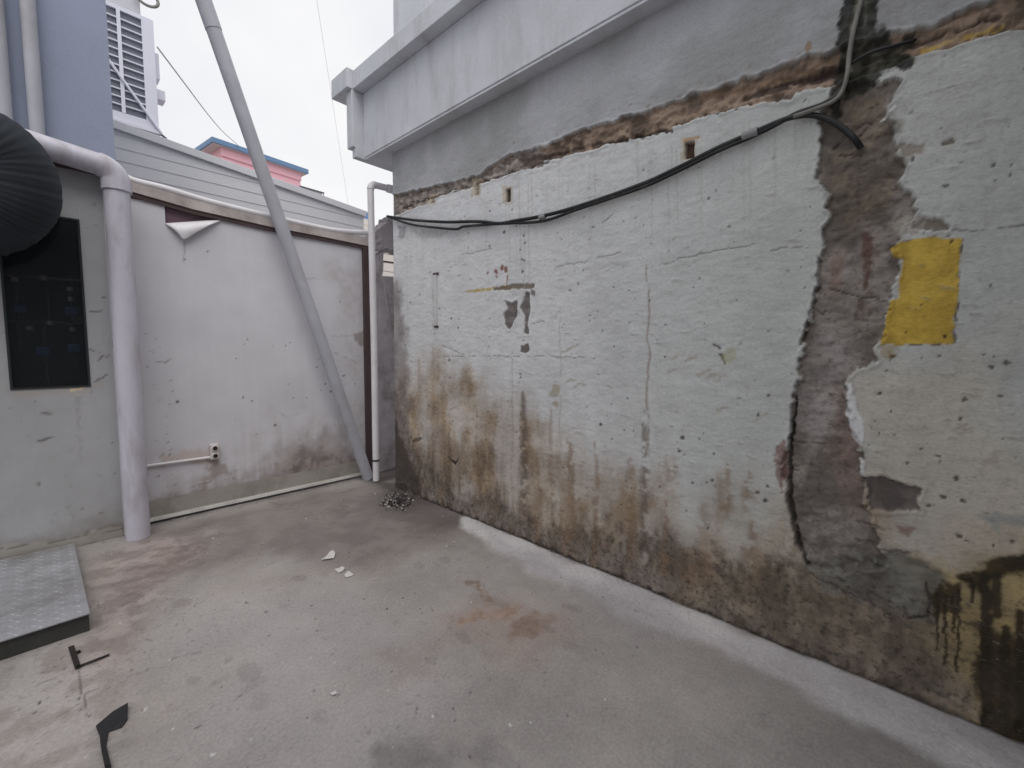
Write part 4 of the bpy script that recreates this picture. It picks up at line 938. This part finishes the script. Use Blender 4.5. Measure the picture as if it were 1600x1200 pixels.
# =================================================================== checker plate step
st_ = empty('step_plate', (-0.4, 3.7, 0.0), 'raised checker plate steel step in front of the shed', 'step')
xr = 0.098; yf, yr_ = 3.07, 4.435; zf, zr = 0.100, 0.040
def pz(y): return zf+(zr-zf)*(y-yf)/(yr_-yf)
bm = bmesh.new()
v = [bm.verts.new(q) for q in [(-1.6, yf, zf-0.006), (xr, yf, zf-0.006), (xr-0.012, yr_, zr-0.006), (-1.6, yr_, zr-0.006), (-1.6, yf, zf), (xr, yf, zf), (xr-0.012, yr_, zr), (-1.6, yr_, zr)]]
for f_ in [(0,3,2,1),(4,5,6,7),(0,1,5,4),(1,2,6,5),(2,3,7,6),(3,0,4,7)]: bm.faces.new([v[k_] for k_ in f_])
top_ = bm_obj('tread_plate', bm, M['steel'], st_)
bm = bmesh.new(); sx_, sy_ = 0.040, 0.040
for i_ in range(-15, 4):
    for j_ in range(0, 35):
        cxp = i_*sx_+(0.5*sx_ if j_ % 2 else 0); cyp = yf+0.02+j_*sy_
        if cxp > xr-0.02 or cyp > yr_-0.02: continue
        ang = math.radians(45 if (i_+j_) % 2 else -45); ca, sa = math.cos(ang), math.sin(ang)
        L_, w_ = 0.016, 0.0045; h_ = 0.0026
        def T(u, w2, z2): 
            yy = cyp+u*sa+w2*ca; return (cxp+u*ca-w2*sa, yy, pz(yy)+z2)
        q = [bm.verts.new(T(u, w2, -0.0005)) for u, w2 in ((-L_, 0), (0, -w_), (L_, 0), (0, w_))]
        t1, t2 = bm.verts.new(T(-L_*0.5, 0, h_)), bm.verts.new(T(L_*0.5, 0, h_))
        bm.faces.new((q[0], q[1], t1)); bm.faces.new((q[1], t2, t1)); bm.faces.new((q[1], q[2], t2)); bm.faces.new((q[2], q[3], t2)); bm.faces.new((q[3], t1, t2)); bm.faces.new((q[3], q[0], t1))
tr = bm_obj('tread_bars', bm, M['steel'], st_); tr['kind'] = 'stuff'
box('front_skirt', (-1.6, xr-0.004, yf+0.012, yf+0.03, 0.0, zf-0.007), M['dark_steel'], st_)
bm = bmesh.new(); add_prism(bm, [(yf+0.031, 0.0), (yr_-0.01, 0.0), (yr_-0.01, zr-0.007), (yf+0.031, zf-0.007)], 0, xr-0.03, xr-0.016); bm_obj('side_skirt', bm, M['dark_steel'], st_)

# =================================================================== things on the floor
def FG(x, y, z=0.006): return Vector(hit(x, y, 2, z))
bm = bmesh.new()
for (p0, p1, w) in ((FG(111,1010), FG(122,1044), 0.010), (FG(119,1043), FG(171,1023), 0.006)):
    d_ = (p1-p0).normalized(); s_ = Vector((-d_.y, d_.x, 0))*w
    vs = [bm.verts.new(q) for q in (p0-s_, p0+s_, p1+s_, p1-s_)]; vt = [bm.verts.new(q+Vector((0, 0, 0.003))) for q in (p0-s_, p0+s_, p1+s_, p1-s_)]
    bm.faces.new(vs[::-1]); bm.faces.new(vt)
    for k_ in range(4): bm.faces.new((vs[k_], vs[(k_+1) % 4], vt[(k_+1) % 4], vt[k_]))
add_box(bm, FG(116,1020).x-0.012, FG(116,1020).x+0.022, FG(116,1020).y-0.012, FG(116,1020).y+0.004, 0.002, 0.010)
tag(bm_obj('iron_angle', bm, M['rust']), 'dark L shaped iron piece set in the floor beside the steel step', 'iron scrap')
bm = bmesh.new()
pl = [FG(150,1136), FG(176,1117), FG(200,1103), FG(199,1124), FG(190,1136), FG(170,1142), FG(166,1166), FG(174,1200), FG(164,1200), FG(158,1170), FG(156,1150)]
lo = [bm.verts.new((q.x, q.y, 0.004)) for q in pl]; hi = [bm.verts.new((q.x, q.y, 0.012+0.010*math.sin(k_))) for k_, q in enumerate(pl)]
bm.faces.new(lo[::-1]); bm.faces.new(hi)
for k_ in range(len(pl)): bm.faces.new((lo[k_], lo[(k_+1) % len(pl)], hi[(k_+1) % len(pl)], hi[k_]))
tag(bm_obj('rubber_scrap', bm, M['black']), 'black triangular scrap lying on the floor near the camera at left', 'scrap')
def flake(pts, lab):
    bm = bmesh.new(); r4 = random.Random(len(lab))
    lo = [bm.verts.new((*FG(x, y)[:2], 0.004+r4.uniform(0, 0.006))) for x, y in pts]
    hi = [bm.verts.new(q.co+Vector((0, 0, 0.003))) for q in lo]
    bm.faces.new(lo[::-1]); bm.faces.new(hi)
    for k_ in range(len(pts)): bm.faces.new((lo[k_], lo[(k_+1) % len(pts)], hi[(k_+1) % len(pts)], hi[k_]))
    tag(bm_obj('paint_flake', bm, M['paper']), lab, 'paint flake', 'white flakes in the middle of the floor')
flake([(502,875),(510,869),(516,862),(521,860),(524,865),(522,872),(512,874)], 'largest teardrop shaped white flake on the floor')
flake([(523,890),(530,888),(535,886),(539,888),(536,892),(529,895)], 'middle white flake of the three on the floor')
flake([(538,898),(544,893),(550,895),(552,899),(546,901),(540,902)], 'nearest white flake of the three on the floor')
flake([(516,1084),(524,1080),(527,1084),(520,1087)], 'tiny pale flake on the floor nearest the camera')
# litter heap by the corner
bm = bmesh.new(); r5 = random.Random(3)
for k_ in range(300):
    u, w2 = r5.gauss(0, 0.40), r5.gauss(0, 0.40)
    if abs(u) > 1 or abs(w2) > 1: continue
    x_, y_ = 620+u*30, 784+w2*15
    c_ = FG(x_, y_); L_ = r5.uniform(0.006, 0.020); ang = r5.uniform(0, math.pi); z_ = r5.uniform(0.004, 0.022*(1-abs(u)))
    dx, dy = math.cos(ang)*L_, math.sin(ang)*L_; nx, ny = -math.sin(ang)*L_*0.35, math.cos(ang)*L_*0.35; tl = r5.uniform(-0.008, 0.008)
    q = [bm.verts.new((c_.x+dx*s1_+nx*s2_, c_.y+dy*s1_+ny*s2_, max(0.003, z_+tl*s1_))) for s1_, s2_ in ((-1, 0), (0, -1), (1, 0), (0, 1))]
    t_ = bm.verts.new((c_.x, c_.y, z_+0.008))
    f0 = [bm.faces.new((q[i_], q[(i_+1) % 4], t_)) for i_ in range(4)]; bm.faces.new(q[::-1])
    mi = 1 if r5.random() < 0.08 else (2 if r5.random() < 0.18 else 0)
    for f_ in f0: f_.material_index = mi
lt = bm_obj('litter_heap', bm, M['rust']); lt.data.materials.append(M['paper']); lt.data.materials.append(M['concrete'])
tag(lt, 'small heap of dark leaves and pale chips on the floor by the corner', 'litter'); lt['kind'] = 'stuff'
# grit at the wall foot, leaf bits by the left pipe
bm = bmesh.new()
for k_ in range(1500):
    if k_ > 1100:
        x_ = r5.uniform(0.5, 2.4); y_ = YB-0.07-abs(r5.gauss(0, 0.05))
    elif k_ > 420:
        x_ = r5.uniform(0.1, 2.4); y_ = r5.uniform(0.9, 4.5)
    elif k_ < 260:
        t = r5.random()**0.8; y_ = 3.95-t*3.4; x_ = XW-0.02-abs(r5.gauss(0, 0.035))
    else:
        q = FG(150+r5.random()*180, 850+r5.random()*130); x_, y_ = q.x, q.y
        if x_ < 0.12 and y_ < 4.45: continue
    s_ = r5.uniform(0.002, 0.008) if k_ < 420 or k_ > 1100 else 0.0015+0.004*r5.random()**3; z0_ = 0.012 if k_ < 260 else 0.003
    vs = [bm.verts.new((x_+s_*r5.uniform(-1, 1), y_+s_*r5.uniform(-1, 1), z0_+s_*r5.uniform(-0.3, 1))) for _ in range(4)]
    for f_ in ((0,1,2),(0,2,3),(0,3,1),(1,3,2)): bm.faces.new([vs[i_] for i_ in f_])
gr = bm_obj('grit', bm, M['concrete']); gr['kind'] = 'stuff'
tag(gr, 'loose grit and crumbs along the wall foot and by the drainpipe', 'grit')

# =================================================================== added unseen block that shades the near yard
rb = empty('rear_shade_block', (-1.0, -1.6, 0.0), 'tall unseen block added behind the camera to shade the near yard', 'building')
box('wall', (-9.0, 2.2, -7.0, -1.15, 0.0, 6.6), M['render'], rb)  # added block out of view, shades the near yard
box('shade_slab', (-9.0, 2.30, -7.0, -0.25, 3.15, 3.30), M['render'], rb)  # added overhang out of view, deepens the shade at the near end
# =================================================================== BEYOND THE FENCE
sd = empty('siding_building', (2.0, 6.0, 0.0), 'pale grey clapboard wall with sloping top behind the white fence', 'building')
YSD = 6.0
t0_, t1_ = hit(176, 193, 1, YSD), hit(568, 333, 1, YSD)
slope = (t1_[2]-t0_[2])/(t1_[0]-t0_[0])
def topz(x): return t0_[2]+slope*(x-t0_[0])
xl, xr_ = 0.2, t1_[0]
zb_, bh = 2.2, 0.125
kb = 0
while zb_ < topz(xl)-0.02:
    z0_, z1_ = zb_, zb_+bh
    xe0 = min(xr_, t0_[0]+(z0_-t0_[2])/slope); xe1 = min(xr_, t0_[0]+(z1_-t0_[2])/slope)
    poly = [(xl, z0_), (xe0, z0_)]
    if xe1 < xl: poly += [(xl, topz(xl))]
    else:
        if xe0 == xr_ and xe1 < xr_: poly += [(xr_, topz(xr_))]
        poly += [(xe1, z1_), (xl, z1_)]
    bm = bmesh.new()
    V0 = [bm.verts.new((x, YSD-0.005*(1-(z-z0_)/bh), z)) for x, z in poly]; V1 = [bm.verts.new((x, YSD+0.02, z)) for x, z in poly]
    bm.faces.new(V0); bm.faces.new(V1[::-1])
    for i_ in range(len(poly)): bm.faces.new((V0[i_], V1[i_], V1[(i_+1) % len(poly)], V0[(i_+1) % len(poly)]))
    bm_obj('siding_board', bm, M['siding'], sd)
    zb_ += bh; kb += 1
prism('wall_core', [(xl, 0.0), (xr_-0.01, 0.0), (xr_-0.01, topz(xr_)-0.01), (xl, topz(xl)-0.01)], 1, YSD+0.021, YSD+0.30, M['siding'], sd)
prism('cap_flashing', [(xl, topz(xl)-0.05), (xr_+0.03, topz(xr_+0.03)-0.05), (xr_+0.03, topz(xr_+0.03)+0.03), (xl, topz(xl)+0.03)], 1, YSD-0.035, YSD+0.33, M['siding'], sd, bev=0.004)

# air conditioner
YA = 8.0
a0 = hit(168, 188, 1, YA); a1 = hit(250, 206, 1, YA); a2 = hit(238, 34, 1, YA)
ax1 = (a1[0]+a2[0])/2; ax0 = ax1-0.95; az0, az1 = a1[2], a2[2]+0.02
ac = empty('air_conditioner', ((ax0+ax1)/2, YA, az0), 'tall grey outdoor air conditioner with slatted grille above the siding wall', 'air conditioner')
box('casing', (ax0, ax1, YA+0.04, YA+0.36, az0, az1), M['ac'], ac, bev=0.012)
gx0, gx1, gz0, gz1 = ax0+0.05, ax1-0.13, az0+0.11, az1-0.05
box('coil', (gx0, gx1, YA+0.030, YA+0.039, gz0, gz1), M['ac_dark'], ac)
bm = bmesh.new(); add_box(bm, ax0, gx0, YA, YA+0.039, az0, az1); add_box(bm, gx1, ax1, YA, YA+0.039, az0, az1); add_box(bm, gx0, gx1, YA, YA+0.039, az0, gz0); add_box(bm, gx0, gx1, YA, YA+0.039, gz1, az1)
bm_obj('front_frame', bm, M['ac'], ac)
ns = 13
for i_ in range(1, ns):
    zc = gz0+(gz1-gz0)*i_/ns
    box('slat', (gx0, gx1, YA+0.004, YA+0.028, zc-0.008, zc+0.008), M['ac'], ac)
for xc in (gx1-0.235, gx1-0.52):
    box('mullion', (xc-0.02, xc+0.02, YA-0.004, YA+0.003, gz0, gz1), M['ac'], ac)
box('pipe_cover', (ax1+0.001, ax1+0.06, YA+0.1, YA+0.30, az0+0.75, az0+1.10), M['ac'], ac, bev=0.01)
box('valve_cover', (ax1+0.001, ax1+0.11, YA+0.1, YA+0.30, az0+0.48, az0+0.62), M['ac'], ac, bev=0.01)
tube('brace', [(gx0+0.25, YA-0.02, az0+0.95), (ax1+0.02, YA-0.02, az0-0.02)], 0.018, M['ac'], ac, seg=8)
tube('bracket', [(ax1+0.02, YA+0.0, az0-0.03), (ax1+0.075, YA+0.02, az0-0.06), (ax1+0.08, YA+0.02, az0-0.10), (ax1+0.02, YA+0.02, az0-0.16)], 0.016, M['ac_dark'], ac, seg=8)
box('shelf', (ax0, ax1+0.02, YA-0.02, YA+0.55, az0-0.04, az0-0.002), M['ac'], ac)
# wall carrying it
cb = empty('far_building', (0.3, 8.6, 0.0), 'narrow pale building edge behind the air conditioner', 'building')
bxr = hit(219, 12, 1, 8.55)[0]
box('wall', (-6.0, bxr, 8.55, 12.0, 0.0, 9.0), M['white_far'], cb)
prism('cornice', [(8.50, 8.7), (12.1, 8.7), (12.1, 9.1), (8.45, 9.1)], 0, -6.0, bxr+0.08, M['white_far'], cb)
lpq = hit(229, -2, 1, 8.5)
ring = [(lpq[0]+0.13*math.cos(t), 8.48, lpq[2]+0.10*math.sin(t)) for t in [2*math.pi*k_/20 for k_ in range(21)]]
tag(tube('cable_coil', ring, 0.02, M['cable_grey'], seg=8, cap=False), 'dark loop of cable against the sky above the air conditioner', 'cable')

# pink house
YPH = 20.0
q0 = hit(331, 213, 1, YPH); zr_ = q0[2]
q1_ = hit(482, 265, 2, zr_)                       # other end of the same eave
ph = empty('pink_house', (q0[0]+2, q0[1]+3, 0.0), 'pink house with blue flat roof edge far behind the fence', 'house')
eu = Vector((q1_[0]-q0[0], q1_[1]-q0[1], 0)); eL = eu.length; eu.normalize(); ev = Vector((-eu.y, eu.x, 0))
def pblock(name, u0, u1, v0, v1, z0, z1, mat):
    bm = bmesh.new(); P_ = [Vector(q0)+eu*u+ev*w2 for u, w2 in ((u0, v0), (u1, v0), (u1, v1), (u0, v1))]
    add_prism(bm, [(q.x, q.y) for q in P_], 2, z0, z1); return bm_obj(name, bm, mat, ph)
wl_u = eL*0.10; wr_u = eL*0.93
pblock('roof', 0, eL, 0, 7, zr_-0.18, zr_, M['blue'])
pblock('soffit', 0.05, eL-0.05, 0.05, 6.9, zr_-0.21, zr_-0.182, M['pink_pale'])
pblock('wall', wl_u, wr_u, 0.22, 6.5, 0.0, zr_-0.212, M['pink'])
pblock('eaves_beam', wl_u-0.02, wr_u+0.02, 0.17, 0.219, zr_-0.52, zr_-0.215, M['pink'])
pblock('string_course', wl_u-0.03, wr_u+0.03, 0.18, 0.219, zr_-0.98, zr_-0.88, M['pink'])
k0, k1 = hit(472, 292, 1, 18), hit(504, 303, 1, 18)
rc = empty('roof_canopy', (k0[0], 18, k0[2]-0.3), 'small white canopy just right of the pink house', 'canopy')
prism('sheet', [(k0[0]-0.05, k0[2]-0.02), (k1[0], k0[2]-0.04), (k1[0]-0.1, k0[2]-0.30), (k0[0]-0.05, k0[2]-0.34)], 1, 18.0, 20.5, M['white_far'], rc)
tube('edge_bar', [(k0[0]-0.1, 17.97, k0[2]), (k1[0]+0.05, 17.97, k0[2]-0.02), (k1[0]-0.02, 17.97, k0[2]-0.22)], 0.03, M['ac_dark'], rc, seg=8)
tube('prop', [(k1[0]-0.1, 18.1, 0.0), (k1[0]-0.1, 18.1, k0[2]-0.1)], 0.03, M['ac_dark'], rc, seg=8)

# beige tower and blue tank
YT = 24.0
b0, b1 = hit(568, 341, 1, YT), hit(584, 345, 1, YT)
bt = empty('beige_tower', (b0[0]+0.5, YT+1, 0.0), 'narrow beige clad building glimpsed behind the corner pipe', 'building')
box('wall', (b0[0]-0.4, b1[0], YT+0.02, YT+2.4, 0.0, b0[2]), M['beige'], bt)
zz = b0[2]-0.05
while zz > 3.0:
    box('cladding_board', (b0[0]-0.4, b1[0], YT-0.01, YT+0.018, zz-0.29, zz), M['beige'], bt); zz -= 0.31
tk = empty('water_tank', ((b0[0]+b1[0])/2, YT+1, b0[2]), 'blue rooftop water tank on the narrow beige building', 'water tank')
tc0 = Vector(((b0[0]+b1[0])/2+0.05, YT+0.8, b0[2])); hT = hit(575, 326, 1, YT)[2]-b0[2]
tube('body', [tc0+Vector((0, 0, 0.002)), tc0+Vector((0, 0, hT*0.8))], 0.44, M['tank'], tk, seg=20)
tube('lid', [tc0+Vector((0, 0, hT*0.8)), tc0+Vector((0, 0, hT)), tc0+Vector((0, 0, hT*1.12))], [0.40, 0.34, 0.10], M['white_far'], tk, seg=20)
# white clapboard cottage seen through the gap
YC = 12.0
c0, c1_ = hit(590, 380, 1, YC), hit(625, 440, 1, YC)
ct = empty('white_cottage', (c0[0]+0.5, YC+0.5, 0.0), 'white boarded wall seen through the gap in the stub wall', 'building')
box('wall', (c0[0]-0.2, c1_[0]+2.5, YC+0.02, YC+1.5, 0.0, c0[2]), M['white_far'], ct)
zz = c0[2]-0.02
while zz > 1.6:
    box('board', (c0[0]-0.2, c1_[0]+2.5, YC-0.02, YC+0.018, zz-0.24, zz), M['beige'], ct); zz -= 0.26

# overhead wires
w0, w1 = hit(246, 74, 1, 8.15), Vector(q0)+eu*0.9
tag(tube('overhead_wire', smooth_path([w0, (Vector(w0)+Vector(w1))/2+Vector((0, 0, -0.15)), w1], 8), 0.012, M['wire'], seg=6), 'thin wire from the air conditioner towards the pink house', 'wire')
w0, w1 = hit(488, -45, 1, 10.0), hit(545, 326, 1, 18.0)
wm = hit(507, 78, 1, 14.0)
tag(tube('overhead_wire', smooth_path([w0, wm, w1], 8), 0.004, M['wire'], seg=6), 'grey wire hanging in the sky above the fence', 'wire')
